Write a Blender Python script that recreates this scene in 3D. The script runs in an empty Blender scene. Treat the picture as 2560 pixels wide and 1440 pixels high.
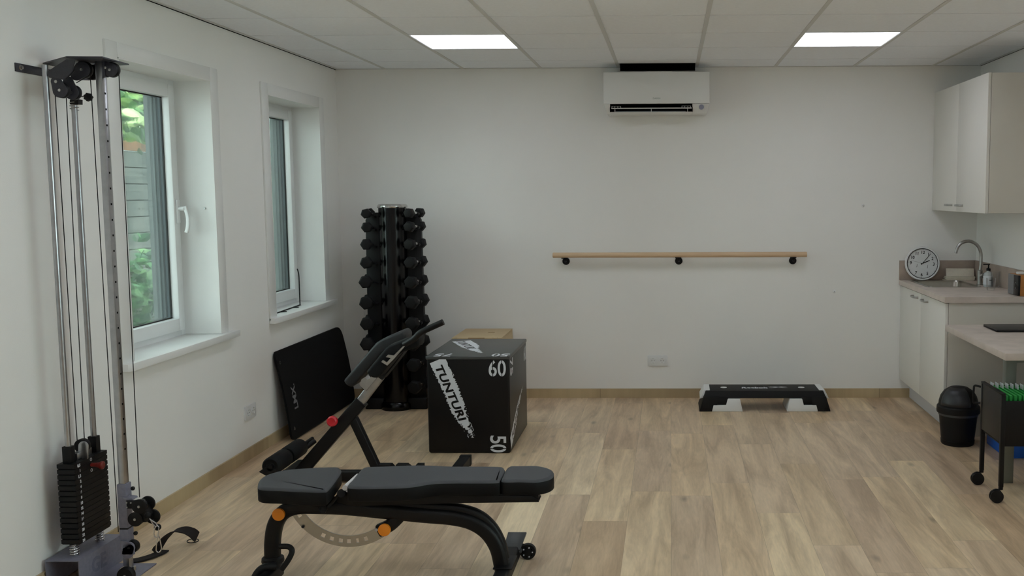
import bpy, bmesh, math, random
from mathutils import Vector, Matrix, noise as mnoise
random.seed(7)
SC = bpy.context.scene
COL = SC.collection
PI = math.pi

# ------------------------------------------------------------------ camera
F, CX, CY = 2478.48, 1636.65, 720.0
CAM = Vector((0, 0, 1.6095))
RIGHT = Vector((0.99987588, 0.01525941, -0.00392062))
UP = Vector((0.00245216, 0.09508792, 0.99546586))
FWD = Vector((-0.01556302, 0.99535192, -0.09503869))
cd = bpy.data.cameras.new('camera')
cd.sensor_width = 36; cd.lens = F / 2560 * 36
cd.shift_x = (1280 - CX) / 2560; cd.shift_y = 0
cd.clip_start = 0.05; cd.clip_end = 200
cam = bpy.data.objects.new('camera', cd); COL.objects.link(cam)
M3 = Matrix((RIGHT, UP, -FWD)).transposed()
cam.matrix_world = Matrix.Translation(CAM) @ M3.to_4x4()
SC.camera = cam

def at(px, py, ax, v):
    """point of the photo's sight line that lies on the world plane ax = v"""
    d = RIGHT * ((px - CX) / F) + UP * (-(py - CY) / F) + FWD
    i = 'xyz'.index(ax)
    return CAM + d * ((v - CAM[i]) / d[i])

# ------------------------------------------------------------------ world, sun, exposure
W = bpy.data.worlds.new('sky'); SC.world = W; W.use_nodes = True
bg = W.node_tree.nodes['Background']
bg.inputs[0].default_value = (0.86, 0.975, 0.99, 1)
bg.inputs[1].default_value = 7.2
sl = bpy.data.lights.new('sun', 'SUN'); sl.energy = 12.0; sl.angle = math.radians(4); sl.color = (1, .97, .9)
so = bpy.data.objects.new('sun', sl); COL.objects.link(so); so.location = (6, 4, 12)
so.rotation_euler = Vector((-0.62, 0.25, -1)).to_track_quat('-Z', 'Y').to_euler()
PANEL = 5.2
SC.view_settings.view_transform = 'Standard'; SC.view_settings.look = 'None'
SC.view_settings.exposure = 0.06; SC.view_settings.gamma = 1.0
SC.view_settings.use_curve_mapping = False
try:
    SC.cycles.max_bounces = 10; SC.cycles.diffuse_bounces = 6
    SC.cycles.use_denoising = True; SC.cycles.sample_clamp_indirect = 8
except Exception: pass

# ------------------------------------------------------------------ materials
def lin(c):
    return tuple(((v/255)/12.92 if v/255 <= .04045 else ((v/255+.055)/1.055)**2.4) for v in c)
MATS = {}
def mat(name, rgb, rough=.5, metal=0, var=.06, vscale=6, bump=0, bscale=300, coat=0, spec=.5, stretch=None):
    if name in MATS: return MATS[name]
    m = bpy.data.materials.new(name); m.use_nodes = True; nt = m.node_tree; n = nt.nodes; l = nt.links
    b = n['Principled BSDF']; c = lin(rgb)
    tc = n.new('ShaderNodeTexCoord'); mp = n.new('ShaderNodeMapping')
    l.new(tc.outputs['Object'], mp.inputs[0])
    if stretch: mp.inputs['Scale'].default_value = stretch
    nz = n.new('ShaderNodeTexNoise'); nz.inputs['Scale'].default_value = vscale; nz.inputs['Detail'].default_value = 5
    l.new(mp.outputs[0], nz.inputs['Vector'])
    cr = n.new('ShaderNodeValToRGB'); e = cr.color_ramp.elements
    e[0].position = .3; e[1].position = .7
    e[0].color = tuple(v*(1-var) for v in c) + (1,); e[1].color = tuple(min(1, v*(1+var)) for v in c) + (1,)
    l.new(nz.outputs['Fac'], cr.inputs[0]); l.new(cr.outputs[0], b.inputs['Base Color'])
    b.inputs['Roughness'].default_value = rough; b.inputs['Metallic'].default_value = metal
    b.inputs['Specular IOR Level'].default_value = spec
    if coat: b.inputs['Coat Weight'].default_value = coat; b.inputs['Coat Roughness'].default_value = .1
    if bump:
        n2 = n.new('ShaderNodeTexNoise'); n2.inputs['Scale'].default_value = bscale
        l.new(mp.outputs[0], n2.inputs['Vector'])
        bp = n.new('ShaderNodeBump'); bp.inputs['Strength'].default_value = bump; bp.inputs['Distance'].default_value = .002
        l.new(n2.outputs['Fac'], bp.inputs['Height']); l.new(bp.outputs[0], b.inputs['Normal'])
    MATS[name] = m; return m
def emis(name, rgb, s):
    m = bpy.data.materials.new(name); m.use_nodes = True; b = m.node_tree.nodes['Principled BSDF']
    b.inputs['Base Color'].default_value = (.9, .9, .9, 1)
    b.inputs['Emission Color'].default_value = tuple(rgb) + (1,); b.inputs['Emission Strength'].default_value = s
    MATS[name] = m; return m

m_wall = mat('wall_paint', (237, 236, 233), .85, var=.012, vscale=2, bump=.12, bscale=220, spec=.2)
m_ceil = mat('ceiling_tile', (240, 243, 248), .95, var=.02, vscale=60, bump=.15, bscale=500, spec=.1)
m_grid = mat('ceiling_grid', (205, 205, 203), .5, var=.01)
m_trimw = mat('white_lacquer', (232, 232, 230), .35, var=.01)
m_sill = mat('sill_white', (236, 236, 234), .3, var=.01)
m_upvc = mat('window_plastic', (228, 230, 230), .3, var=.01)
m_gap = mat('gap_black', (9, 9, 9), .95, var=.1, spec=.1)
m_seal = mat('black_rubber_seal', (12, 12, 13), .6)
m_blackp = mat('black_plastic', (9, 9, 10), .5, var=.15, bump=.1, spec=.3)
m_blackm = mat('black_powder_coat', (8, 8, 9), .48, var=.12, bump=.15, bscale=600, spec=.3)
m_blackg = mat('black_gloss', (5, 5, 6), .2, var=.1, spec=.35)
m_rubber = mat('black_rubber', (11, 11, 12), .6, var=.15, bump=.2, bscale=400, spec=.3)
m_vinyl = mat('grey_upholstery', (62, 64, 68), .55, var=.05, vscale=40, bump=.25, bscale=700)
m_vinyl_d = mat('dark_upholstery', (24, 26, 29), .55, var=.08, vscale=40, bump=.25, bscale=700)
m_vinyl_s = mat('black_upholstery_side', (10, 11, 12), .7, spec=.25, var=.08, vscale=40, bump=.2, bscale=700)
m_plyoblk = mat('plyo_black_vinyl', (6, 6, 7), .36, var=.1, bump=.12, bscale=250, spec=.35)
m_white = mat('white_print', (214, 216, 222), .5, var=.03)
m_whitep = mat('white_plastic', (225, 226, 226), .35, var=.01)
m_chrome = mat('chrome', (205, 205, 205), .18, 1, var=.03)
m_steel = mat('brushed_steel', (172, 172, 170), .33, 1, var=.12, vscale=30)
m_zinc = mat('zinc_tube', (176, 177, 180), .28, 1, var=.1, vscale=25)
m_purple = mat('blue_grey_hammered_paint', (124, 124, 140), .45, .1, var=.10, vscale=70, bump=.3, bscale=300)
m_purpled = mat('dark_blue_grey_paint', (52, 52, 60), .45, .1, var=.10, vscale=70, bump=.3, bscale=300)
m_orange = mat('orange_plastic', (236, 138, 24), .5, var=.03)
m_red = mat('red_plastic', (196, 22, 38), .35, var=.06)
m_redd = mat('dark_red_plastic', (120, 36, 30), .4, var=.08)
m_beech = mat('beech_wood', (214, 184, 150), .45, var=.06, vscale=12, stretch=(.6, 14, 14))
m_ply = mat('birch_plywood', (196, 172, 134), .6, var=.08, vscale=8, stretch=(1, 8, 8))
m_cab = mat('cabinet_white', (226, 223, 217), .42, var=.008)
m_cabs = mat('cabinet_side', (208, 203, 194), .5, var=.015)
m_work = mat('worktop_concrete', (200, 187, 178), .45, var=.10, vscale=9, bump=.05)
m_splash = mat('splash_concrete', (166, 150, 138), .5, var=.13, vscale=9)
m_plinth = mat('plinth_grey', (196, 196, 200), .4, var=.01)
m_inox = mat('stainless', (165, 160, 152), .28, 1, var=.06, vscale=40)
m_paper = mat('paper_towel', (214, 206, 190), .9, var=.04, vscale=60, bump=.2)
m_label = mat('label_white', (210, 214, 216), .5, var=.02)
m_green = mat('folder_green', (34, 150, 62), .6, var=.06)
m_blue = mat('crate_blue', (26, 92, 190), .45, var=.06)
m_radio = mat('radio_grey', (120, 120, 122), .5, var=.05)
m_radiow = mat('radio_wood', (172, 112, 52), .5, var=.12, vscale=20, stretch=(1, 1, 9))
m_acw = mat('ac_white', (226, 226, 224), .35, var=.008)
m_cable = mat('black_cable', (14, 14, 15), .5)
m_strap = mat('black_strap_fabric', (24, 18, 17), .85, var=.2, vscale=60, bump=.3)
m_greyframe = mat('grey_outer_frame', (104, 112, 114), .5, var=.03)
m_greyframe2 = mat('grey_guide_rail', (128, 136, 134), .5, var=.03)
m_greyframe3 = mat('dark_guide_rail', (58, 68, 72), .5, var=.03)
m_brickout = mat('outer_masonry', (120, 96, 82), .9, var=.2, vscale=12)
m_bag = mat('white_stone', (190, 184, 184), .7, var=.1)
m_postm = mat('desk_leg_metal', (120, 124, 118), .42, .55, var=.04)

def glass(name, tint=(1, 1, 1), k=.8):
    m = bpy.data.materials.new(name); m.use_nodes = True; nt = m.node_tree; n = nt.nodes; l = nt.links
    n.remove(n['Principled BSDF']); o = n['Material Output']
    t = n.new('ShaderNodeBsdfTransparent'); t.inputs[0].default_value = tint + (1,)
    g = n.new('ShaderNodeBsdfGlossy'); g.inputs['Roughness'].default_value = .02
    fz = n.new('ShaderNodeFresnel'); fz.inputs[0].default_value = 1.45
    mu = n.new('ShaderNodeMath'); mu.operation = 'MULTIPLY'; mu.inputs[1].default_value = k
    mx = n.new('ShaderNodeMixShader'); l.new(fz.outputs[0], mu.inputs[0]); l.new(mu.outputs[0], mx.inputs[0])
    l.new(t.outputs[0], mx.inputs[1]); l.new(g.outputs[0], mx.inputs[2]); l.new(mx.outputs[0], o.inputs[0])
    MATS[name] = m; return m
m_glass = glass('window_glass', (.90, .96, .94))
m_dglass = glass('drinking_glass', (.985, .99, .99), .35)

def wood_planks(name, tones, W_=.217, L_=1.38, rough=.42, alongY=True, off=.003, seam=.5):
    m = bpy.data.materials.new(name); m.use_nodes = True; nt = m.node_tree; n = nt.nodes; l = nt.links
    b = n['Principled BSDF']
    def math_(op, a, c=None, d=None):
        k = n.new('ShaderNodeMath'); k.operation = op
        for i, v in enumerate((a, c, d)):
            if v is None: continue
            if isinstance(v, (int, float)): k.inputs[i].default_value = v
            else: l.new(v, k.inputs[i])
        return k.outputs[0]
    tc = n.new('ShaderNodeTexCoord'); sp = n.new('ShaderNodeSeparateXYZ'); l.new(tc.outputs['Object'], sp.inputs[0])
    X, Y = (sp.outputs[0], sp.outputs[1]) if alongY else (sp.outputs[1], sp.outputs[0])
    u = math_('DIVIDE', math_('SUBTRACT', X, off), W_)
    colu = math_('FLOOR', u); fu = math_('FRACT', u)
    wn = n.new('ShaderNodeTexWhiteNoise'); wn.noise_dimensions = '1D'; l.new(colu, wn.inputs['W'])
    v = math_('ADD', math_('DIVIDE', Y, L_), math_('MULTIPLY', wn.outputs[0], 7.3))
    row = math_('FLOOR', v); fv = math_('FRACT', v)
    cb = n.new('ShaderNodeCombineXYZ'); l.new(colu, cb.inputs[0]); l.new(row, cb.inputs[1])
    w2 = n.new('ShaderNodeTexWhiteNoise'); w2.noise_dimensions = '3D'; l.new(cb.outputs[0], w2.inputs['Vector'])
    # grain coords: stretched along plank, offset per plank
    gc = n.new('ShaderNodeCombineXYZ')
    l.new(math_('ADD', math_('MULTIPLY', X, 11), math_('MULTIPLY', w2.outputs[0], 53)), gc.inputs[0])
    l.new(math_('ADD', math_('MULTIPLY', Y, 1.15), math_('MULTIPLY', w2.outputs[0], 91)), gc.inputs[1])
    g1 = n.new('ShaderNodeTexNoise'); g1.inputs['Scale'].default_value = 1.0; g1.inputs['Detail'].default_value = 6
    g1.inputs['Roughness'].default_value = .62; g1.inputs['Distortion'].default_value = .7; l.new(gc.outputs[0], g1.inputs['Vector'])
    g2 = n.new('ShaderNodeTexNoise'); g2.inputs['Scale'].default_value = 9; g2.inputs['Detail'].default_value = 4; l.new(gc.outputs[0], g2.inputs['Vector'])
    # knots
    kc = n.new('ShaderNodeCombineXYZ')
    l.new(math_('ADD', math_('MULTIPLY', X, 5.5), math_('MULTIPLY', w2.outputs[0], 31)), kc.inputs[0])
    l.new(math_('ADD', math_('MULTIPLY', Y, 2.2), math_('MULTIPLY', w2.outputs[0], 17)), kc.inputs[1])
    vo = n.new('ShaderNodeTexVoronoi'); vo.inputs['Scale'].default_value = .8; l.new(kc.outputs[0], vo.inputs['Vector'])
    kn = n.new('ShaderNodeMapRange'); kn.inputs[1].default_value = .02; kn.inputs[2].default_value = .11
    kn.inputs[3].default_value = 1; kn.inputs[4].default_value = 0; l.new(vo.outputs['Distance'], kn.inputs[0])
    cr = n.new('ShaderNodeValToRGB'); els = cr.color_ramp.elements
    els[0].color = lin(tones[0]) + (1,); els[1].color = lin(tones[-1]) + (1,)
    for i, t in enumerate(tones[1:-1]):
        e = els.new((i + 1) / (len(tones) - 1)); e.color = lin(t) + (1,)
    l.new(w2.outputs[0], cr.inputs[0])
    gr = n.new('ShaderNodeValToRGB'); ge = gr.color_ramp.elements
    ge[0].position = .32; ge[0].color = (.52, .47, .43, 1); ge[1].position = .62; ge[1].color = (1.06, 1.06, 1.05, 1)
    l.new(g1.outputs['Fac'], gr.inputs[0])
    mx = n.new('ShaderNodeMix'); mx.data_type = 'RGBA'; mx.blend_type = 'MULTIPLY'; mx.inputs[0].default_value = .75
    l.new(cr.outputs[0], mx.inputs[6]); l.new(gr.outputs[0], mx.inputs[7])
    fr = n.new('ShaderNodeMapRange'); fr.inputs[1].default_value = .3; fr.inputs[2].default_value = .7; fr.inputs[3].default_value = .93; fr.inputs[4].default_value = 1.06
    l.new(g2.outputs['Fac'], fr.inputs[0])
    # seams
    su = math_('MINIMUM', fu, math_('SUBTRACT', 1, fu)); sv = math_('MINIMUM', fv, math_('SUBTRACT', 1, fv))
    s = math_('MAXIMUM', math_('LESS_THAN', math_('MULTIPLY', su, W_), .0011), math_('LESS_THAN', math_('MULTIPLY', sv, L_), .0013))
    k = math_('SUBTRACT', 1, math_('MULTIPLY', s, seam))
    k = math_('MULTIPLY', k, fr.outputs[0]); k = math_('MULTIPLY', k, math_('SUBTRACT', 1, math_('MULTIPLY', kn.outputs[0], .42)))
    vm = n.new('ShaderNodeVectorMath'); vm.operation = 'SCALE'; l.new(mx.outputs[2], vm.inputs[0]); l.new(k, vm.inputs['Scale'])
    l.new(vm.outputs[0], b.inputs['Base Color'])
    b.inputs['Roughness'].default_value = rough
    bp = n.new('ShaderNodeBump'); bp.inputs['Strength'].default_value = .15; bp.inputs['Distance'].default_value = .001
    l.new(g2.outputs['Fac'], bp.inputs['Height']); l.new(bp.outputs[0], b.inputs['Normal'])
    MATS[name] = m; return m
m_floor = wood_planks('oak_vinyl_planks', [(218, 190, 156), (232, 208, 172), (204, 176, 144), (224, 200, 170), (202, 176, 148), (240, 218, 184)], seam=.3)
m_base = wood_planks('oak_baseboard', [(190, 170, 134), (198, 178, 142)], W_=5, L_=2.2, off=1.1, rough=.5)
m_basey = m_base

# ------------------------------------------------------------------ mesh helpers
class MB:
    def __init__(s): s.bm = bmesh.new()
    def quad_box(s, pts):   # 8 points: bottom 4 ccw, top 4 ccw
        v = [s.bm.verts.new(p) for p in pts]
        for f in ((3, 2, 1, 0), (4, 5, 6, 7), (0, 1, 5, 4), (1, 2, 6, 5), (2, 3, 7, 6), (3, 0, 4, 7)):
            s.bm.faces.new([v[i] for i in f])
        return s
    def box(s, x0, x1, y0, y1, z0, z1):
        x0, x1 = sorted((x0, x1)); y0, y1 = sorted((y0, y1)); z0, z1 = sorted((z0, z1))
        return s.quad_box([(x0, y0, z0), (x1, y0, z0), (x1, y1, z0), (x0, y1, z0), (x0, y0, z1), (x1, y0, z1), (x1, y1, z1), (x0, y1, z1)])
    def prism(s, poly, d):  # poly: list of 3D points (planar), d: extrusion vector
        d = Vector(d); a = [s.bm.verts.new(Vector(p)) for p in poly]; b = [s.bm.verts.new(Vector(p) + d) for p in poly]
        n = len(poly); s.bm.faces.new(a); s.bm.faces.new(b[::-1])
        for i in range(n): s.bm.faces.new((a[i], b[i], b[(i+1) % n], a[(i+1) % n]))
        return s
    def cyl(s, p0, p1, r0, r1=None, seg=24, caps=True):
        p0, p1 = Vector(p0), Vector(p1); r1 = r0 if r1 is None else r1
        d = (p1 - p0).normalized(); u = d.orthogonal().normalized(); w = d.cross(u)
        A = []; B = []
        for i in range(seg):
            t = 2*PI*i/seg; o = u*math.cos(t) + w*math.sin(t)
            A.append(s.bm.verts.new(p0 + o*r0)); B.append(s.bm.verts.new(p1 + o*r1))
        for i in range(seg): s.bm.faces.new((A[i], A[(i+1) % seg], B[(i+1) % seg], B[i]))
        if caps: s.bm.faces.new(A[::-1]); s.bm.faces.new(B)
        return s
    def lathe(s, c, prof, axis=(0, 0, 1), seg=32):  # prof: [(r, h)]
        c = Vector(c); d = Vector(axis).normalized(); u = d.orthogonal().normalized(); w = d.cross(u); rings = []
        for r, h in prof:
            if r < 1e-6: rings.append([s.bm.verts.new(c + d*h)]); continue
            rings.append([s.bm.verts.new(c + d*h + (u*math.cos(2*PI*i/seg) + w*math.sin(2*PI*i/seg))*r) for i in range(seg)])
        for a, b in zip(rings, rings[1:]):
            for i in range(seg):
                j = (i+1) % seg
                if len(a) == 1 and len(b) == 1: continue
                if len(a) == 1: s.bm.faces.new((a[0], b[j], b[i]))
                elif len(b) == 1: s.bm.faces.new((a[i], a[j], b[0]))
                else: s.bm.faces.new((a[i], a[j], b[j], b[i]))
        if len(rings[0]) > 1: s.bm.faces.new(rings[0][::-1])
        if len(rings[-1]) > 1: s.bm.faces.new(rings[-1])
        return s
    def annulus(s, c, prof, axis=(0, 0, 1), seg=28):  # closed profile ring, no caps
        c = Vector(c); d = Vector(axis).normalized(); u = d.orthogonal().normalized(); w = d.cross(u)
        rings = [[s.bm.verts.new(c + d*h + (u*math.cos(2*PI*i/seg) + w*math.sin(2*PI*i/seg))*r) for i in range(seg)] for r, h in prof]
        for k in range(len(rings)):
            a, b = rings[k], rings[(k+1) % len(rings)]
            for i in range(seg): s.bm.faces.new((a[i], a[(i+1) % seg], b[(i+1) % seg], b[i]))
        return s
    def sweep(s, path, prof, up=(0, 1, 0), closed=False):  # prof: closed 2D [(a,b)] a along side, b along 'up'
        P = [Vector(p) for p in path]; upv = Vector(up); rings = []; n = len(P)
        for i, p in enumerate(P):
            if closed: t = (P[(i+1) % n] - P[i-1]).normalized()
            else: t = (P[min(i+1, n-1)] - P[max(i-1, 0)]).normalized()
            side = t.cross(upv)
            if side.length < 1e-5: side = t.orthogonal()
            side.normalize(); u2 = side.cross(t).normalized()
            rings.append([s.bm.verts.new(p + side*a + u2*b) for a, b in prof])
        m = len(prof)
        rng = range(n if closed else n-1)
        for i in rng:
            a, b = rings[i], rings[(i+1) % n]
            for j in range(m): s.bm.faces.new((a[j], a[(j+1) % m], b[(j+1) % m], b[j]))
        if not closed: s.bm.faces.new(rings[0][::-1]); s.bm.faces.new(rings[-1])
        return s
    def tube(s, path, r, seg=12, up=(0, 1, 0), closed=False):
        return s.sweep(path, [(r*math.cos(2*PI*i/seg), r*math.sin(2*PI*i/seg)) for i in range(seg)], up, closed)
    def ball(s, c, r, seg=20, rings=12, sc=(1, 1, 1)):
        m = Matrix.Translation(Vector(c)) @ Matrix.Diagonal((*[r*k for k in sc], 1))
        bmesh.ops.create_uvsphere(s.bm, u_segments=seg, v_segments=rings, radius=1, matrix=m); return s
    def spring(s, c, r, wire, h, turns, axis=(0, 0, 1)):
        c = Vector(c); N = int(turns*16); pts = []
        for i in range(N+1):
            t = 2*PI*i/16; pts.append(c + Vector((r*math.cos(t), r*math.sin(t), h*i/N)))
        return s.tube(pts, wire, 6, up=(0, 0, 1))
def rrect(w, h, r, k=5):
    o = []
    for cx_, cy_, a0 in ((w/2-r, h/2-r, 0), (-w/2+r, h/2-r, 90), (-w/2+r, -h/2+r, 180), (w/2-r, -h/2+r, 270)):
        for i in range(k+1):
            a = math.radians(a0 + 90*i/k); o.append((cx_ + r*math.cos(a), cy_ + r*math.sin(a)))
    return o
def spline(pts, n=8):   # Catmull-Rom
    P = [Vector(p) for p in pts]; P = [2*P[0]-P[1]] + P + [2*P[-1]-P[-2]]; out = []
    for i in range(1, len(P)-2):
        for k in range(n):
            t = k/n; a, b, c, d = P[i-1], P[i], P[i+1], P[i+2]
            out.append(.5*((2*b) + (c-a)*t + (2*a-5*b+4*c-d)*t*t + (3*b-a-3*c+d)*t**3))
    out.append(P[-2]); return out
def wloc(o):
    v = Vector((0, 0, 0))
    while o: v += o.location; o = o.parent
    return v
def mkobj(name, mb, m, parent=None, bevel=0, seg=2, smooth=True, origin=None, angle=32):
    bm = mb.bm if isinstance(mb, MB) else mb
    bmesh.ops.recalc_face_normals(bm, faces=bm.faces[:])
    me = bpy.data.meshes.new(name)
    base = wloc(parent) if parent else (Vector(origin) if origin is not None else Vector((0, 0, 0)))
    bmesh.ops.translate(bm, verts=bm.verts[:], vec=-base)
    bm.to_mesh(me); bm.free()
    o = bpy.data.objects.new(name, me); COL.objects.link(o)
    if parent: o.parent = parent
    else: o.location = base
    for mm in (m if isinstance(m, (list, tuple)) else [m]): me.materials.append(mm)
    if smooth:
        for p in me.polygons: p.use_smooth = True
        e = o.modifiers.new('edges', 'EDGE_SPLIT'); e.split_angle = math.radians(angle)
    if bevel:
        bv = o.modifiers.new('bevel', 'BEVEL'); bv.width = bevel; bv.segments = seg; bv.limit_method = 'ANGLE'; bv.angle_limit = math.radians(40)
        if smooth: # bevel first, then split
            o.modifiers.move(len(o.modifiers)-1, 0)
            bv.harden_normals = False
    return o
def tag(o, label, cat, group=None):
    o['label'] = label; o['category'] = cat
    if group: o['group'] = group
    return o
def thing(name, label, cat, loc, group=None):
    o = bpy.data.objects.new(name, None); COL.objects.link(o); o.location = loc; o.empty_display_size = .1
    return tag(o, label, cat, group)
def struct(name, mb, m, parent=None, **k):
    o = mkobj(name, mb, m, parent, **k)
    if not parent: o['kind'] = 'structure'
    return o
def text_mesh(body, size, depth=.0006, mat4=None, bold=0, sx=1.0, shear=0, spacing=1.0):
    c = bpy.data.curves.new('txt', 'FONT'); c.body = body; c.size = size; c.extrude = depth; c.offset = bold; c.shear = shear
    c.space_character = spacing
    o = bpy.data.objects.new('txt', c); COL.objects.link(o)
    dg = bpy.context.evaluated_depsgraph_get(); me = bpy.data.meshes.new_from_object(o.evaluated_get(dg))
    COL.objects.unlink(o); bpy.data.objects.remove(o)
    bm = bmesh.new(); bm.from_mesh(me); bpy.data.meshes.remove(me)
    bmesh.ops.transform(bm, matrix=Matrix.Diagonal((sx, 1, 1, 1)), verts=bm.verts[:])
    if mat4: bmesh.ops.transform(bm, matrix=mat4, verts=bm.verts[:])
    return bm
def frame4(o, right, up):   # local x->right, y->up, z->normal
    r = Vector(right).normalized(); u = Vector(up).normalized(); nn = r.cross(u)
    m = Matrix((r, u, nn)).transposed().to_4x4(); m.translation = Vector(o); return m

# ------------------------------------------------------------------ room
L, R, D, HC = -2.5795, 2.3793, 7.735, 2.5729
YB = -2.6
WT = .30
ops = [(4.656, 5.590), (6.387, 7.322)]
ZS, ZT = .800, 2.250
fl = MB().box(L-.01, R+.01, YB, D+.01, -.10, 0); struct('floor', fl, m_floor, smooth=False)
wl = MB()
ys = [YB-.3, ops[0][0], ops[0][1], ops[1][0], ops[1][1], D+.3]
wl.box(L-WT, L, ys[0], ys[1], -.1, 2.9).box(L-WT, L, ys[2], ys[3], -.1, 2.9).box(L-WT, L, ys[4], ys[5], -.1, 2.9)
for a, b in ops: wl.box(L-WT, L, a, b, -.1, ZS-.0).box(L-WT, L, a, b, ZT, 2.9)
struct('wall_left', wl, m_wall, smooth=False)
struct('wall_back', MB().box(L-.3, R+.3, D, D+.3, -.1, 2.9), m_wall, smooth=False)
W_ADD = (1.5, 3.5, .95, 2.2)  # opening added out of view for more daylight
struct('wall_right', MB().box(R, R+.3, YB-.3, W_ADD[0], -.1, 2.9).box(R, R+.3, W_ADD[1], D+.3, -.1, 2.9).box(R, R+.3, W_ADD[0], W_ADD[1], -.1, W_ADD[2]).box(R, R+.3, W_ADD[0], W_ADD[1], W_ADD[3], 2.9), m_wall, smooth=False)
struct('wall_front', MB().box(L-.3, R+.3, YB-.3, YB, -.1, 2.9), m_wall, smooth=False)
# ceiling : tiles, rails, black void
X0, YR, Q = -2.1918, 7.3132, .6
LIGHTS = []
rows = [3, 1, -3, -7, -11]   # row index j: tile from YR-.6*(3-j) ...
for j in (-1, -5, -9, -13):
    pass
for ly in (6.1132, 3.7132, 1.3132, -1.0868):  # rows after the first are added out of view to light the room
    for kx in (1, 5): LIGHTS.append((X0 + Q*kx, ly))
ct = MB()
k = -1
while X0 + Q*k < R:
    xa, xb = max(L, X0 + Q*k + .002), min(R, X0 + Q*(k+1) - .002)
    y = YR + Q
    while y > YB:
        ya, yb = max(YB, y - Q + .006), min(D, y - .006)
        islight = any(abs(X0+Q*k - a) < .01 and abs((y-Q) - b) < .01 for a, b in LIGHTS)
        if not islight and yb > ya and xb > xa:
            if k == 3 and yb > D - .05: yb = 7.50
            if yb > ya: ct.box(xa, xb, ya, yb, HC, HC+.018)
        y -= Q
    k += 1
ceil = struct('ceiling', ct, m_ceil, smooth=False)
void = MB().box(L-.3, R+.3, YB-.3, D+.3, HC+.22, HC+.28)
struct('ceiling_void', void, m_gap, parent=ceil, smooth=False)
rl = MB(); k = 0
while X0 + Q*k < R:
    rl.box(X0+Q*k-.012, X0+Q*k+.012, YB, D, HC-.0035, HC+.02); k += 1
struct('ceiling_rail', rl, m_grid, parent=ceil, smooth=False)
rr_ = MB(); y = YR + Q
while y > YB:
    if y < D: rr_.box(L, R, y-.012, y+.012, HC+.019, HC+.024)
    y -= Q
struct('recessed_cross_rail', rr_, mat('shadow_rail', (120, 119, 114), .8, var=.01), parent=ceil, smooth=False)  # darker grey carries the shade of the recess between tile rows
struct('void_lining', MB().box(X0+Q*3+.012, X0+Q*4-.012, D-.004, D-.0005, 2.545, HC+.2).box(X0+Q*3+.012, X0+Q*4-.012, 7.50, 7.505, HC+.018, HC+.2).box(X0+Q*3+.012, X0+Q*4-.012, 7.505, D-.004, HC+.19, HC+.195), m_gap, parent=ceil, smooth=False)  # black sheets painted as shade in the opening and on the wall below
pt = MB().box(L+.008, L+.03, YB, D, HC-.004, HC+.001).box(R-.03, R-.006, YB, D, HC-.004, HC+.001).box(L, X0+Q*3, D-.022, D, HC-.004, HC+.001).box(X0+Q*4, R, D-.022, D, HC-.004, HC+.001)
struct('trim_1', pt, m_grid, smooth=False)
struct('trim_2', MB().box(L, L+.007, YB, D, HC-.006, HC+.002).box(R-.005, R, YB, D, HC-.005, HC+.002), m_gap, smooth=False)  # black strips stand in for the shadow gap along the walls
m_led = emis('led_diffuser', (.95, 1.0, 1.11), PANEL)
for i, (lx, ly) in enumerate(LIGHTS):
    vis = i < 2
    lab = ['square white LED ceiling panel, the left one of the two lit panels in view', 'square white LED ceiling panel, the right one of the two lit panels in view'][i] if vis else 'square white LED ceiling panel lit behind the camera, out of view'
    t = thing('ceiling_light', lab, 'ceiling light', (lx+.3, ly+.3, HC), None if vis else 'LED ceiling panels behind the camera')
    f = MB()
    for a in ((lx+.003, lx+.016, ly+.003, ly+.597), (lx+.584, lx+.597, ly+.003, ly+.597), (lx+.016, lx+.584, ly+.003, ly+.016), (lx+.016, lx+.584, ly+.584, ly+.597)):
        f.box(*a, HC-.001, HC+.012)
    mkobj('frame', f, m_trimw, t, smooth=False)
    mkobj('diffuser', MB().box(lx+.0162, lx+.5838, ly+.0162, ly+.5838, HC+.001, HC+.010), m_led, t, smooth=False)
# baseboards
struct('baseboard_left', MB().box(L, L+.012, YB, D, 0, .0725), m_basey, smooth=False)
struct('baseboard_back', MB().box(L+.012, 1.882, D-.012, D, 0, .0725), wood_planks('oak_baseboard_back', [(190, 170, 134), (198, 178, 142)], W_=5, L_=2.2, off=6, rough=.5, alongY=False), smooth=False)
struct('baseboard_right', MB().box(R-.012, R, YB, 6.44, 0, .0725), m_basey, smooth=False)

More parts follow.
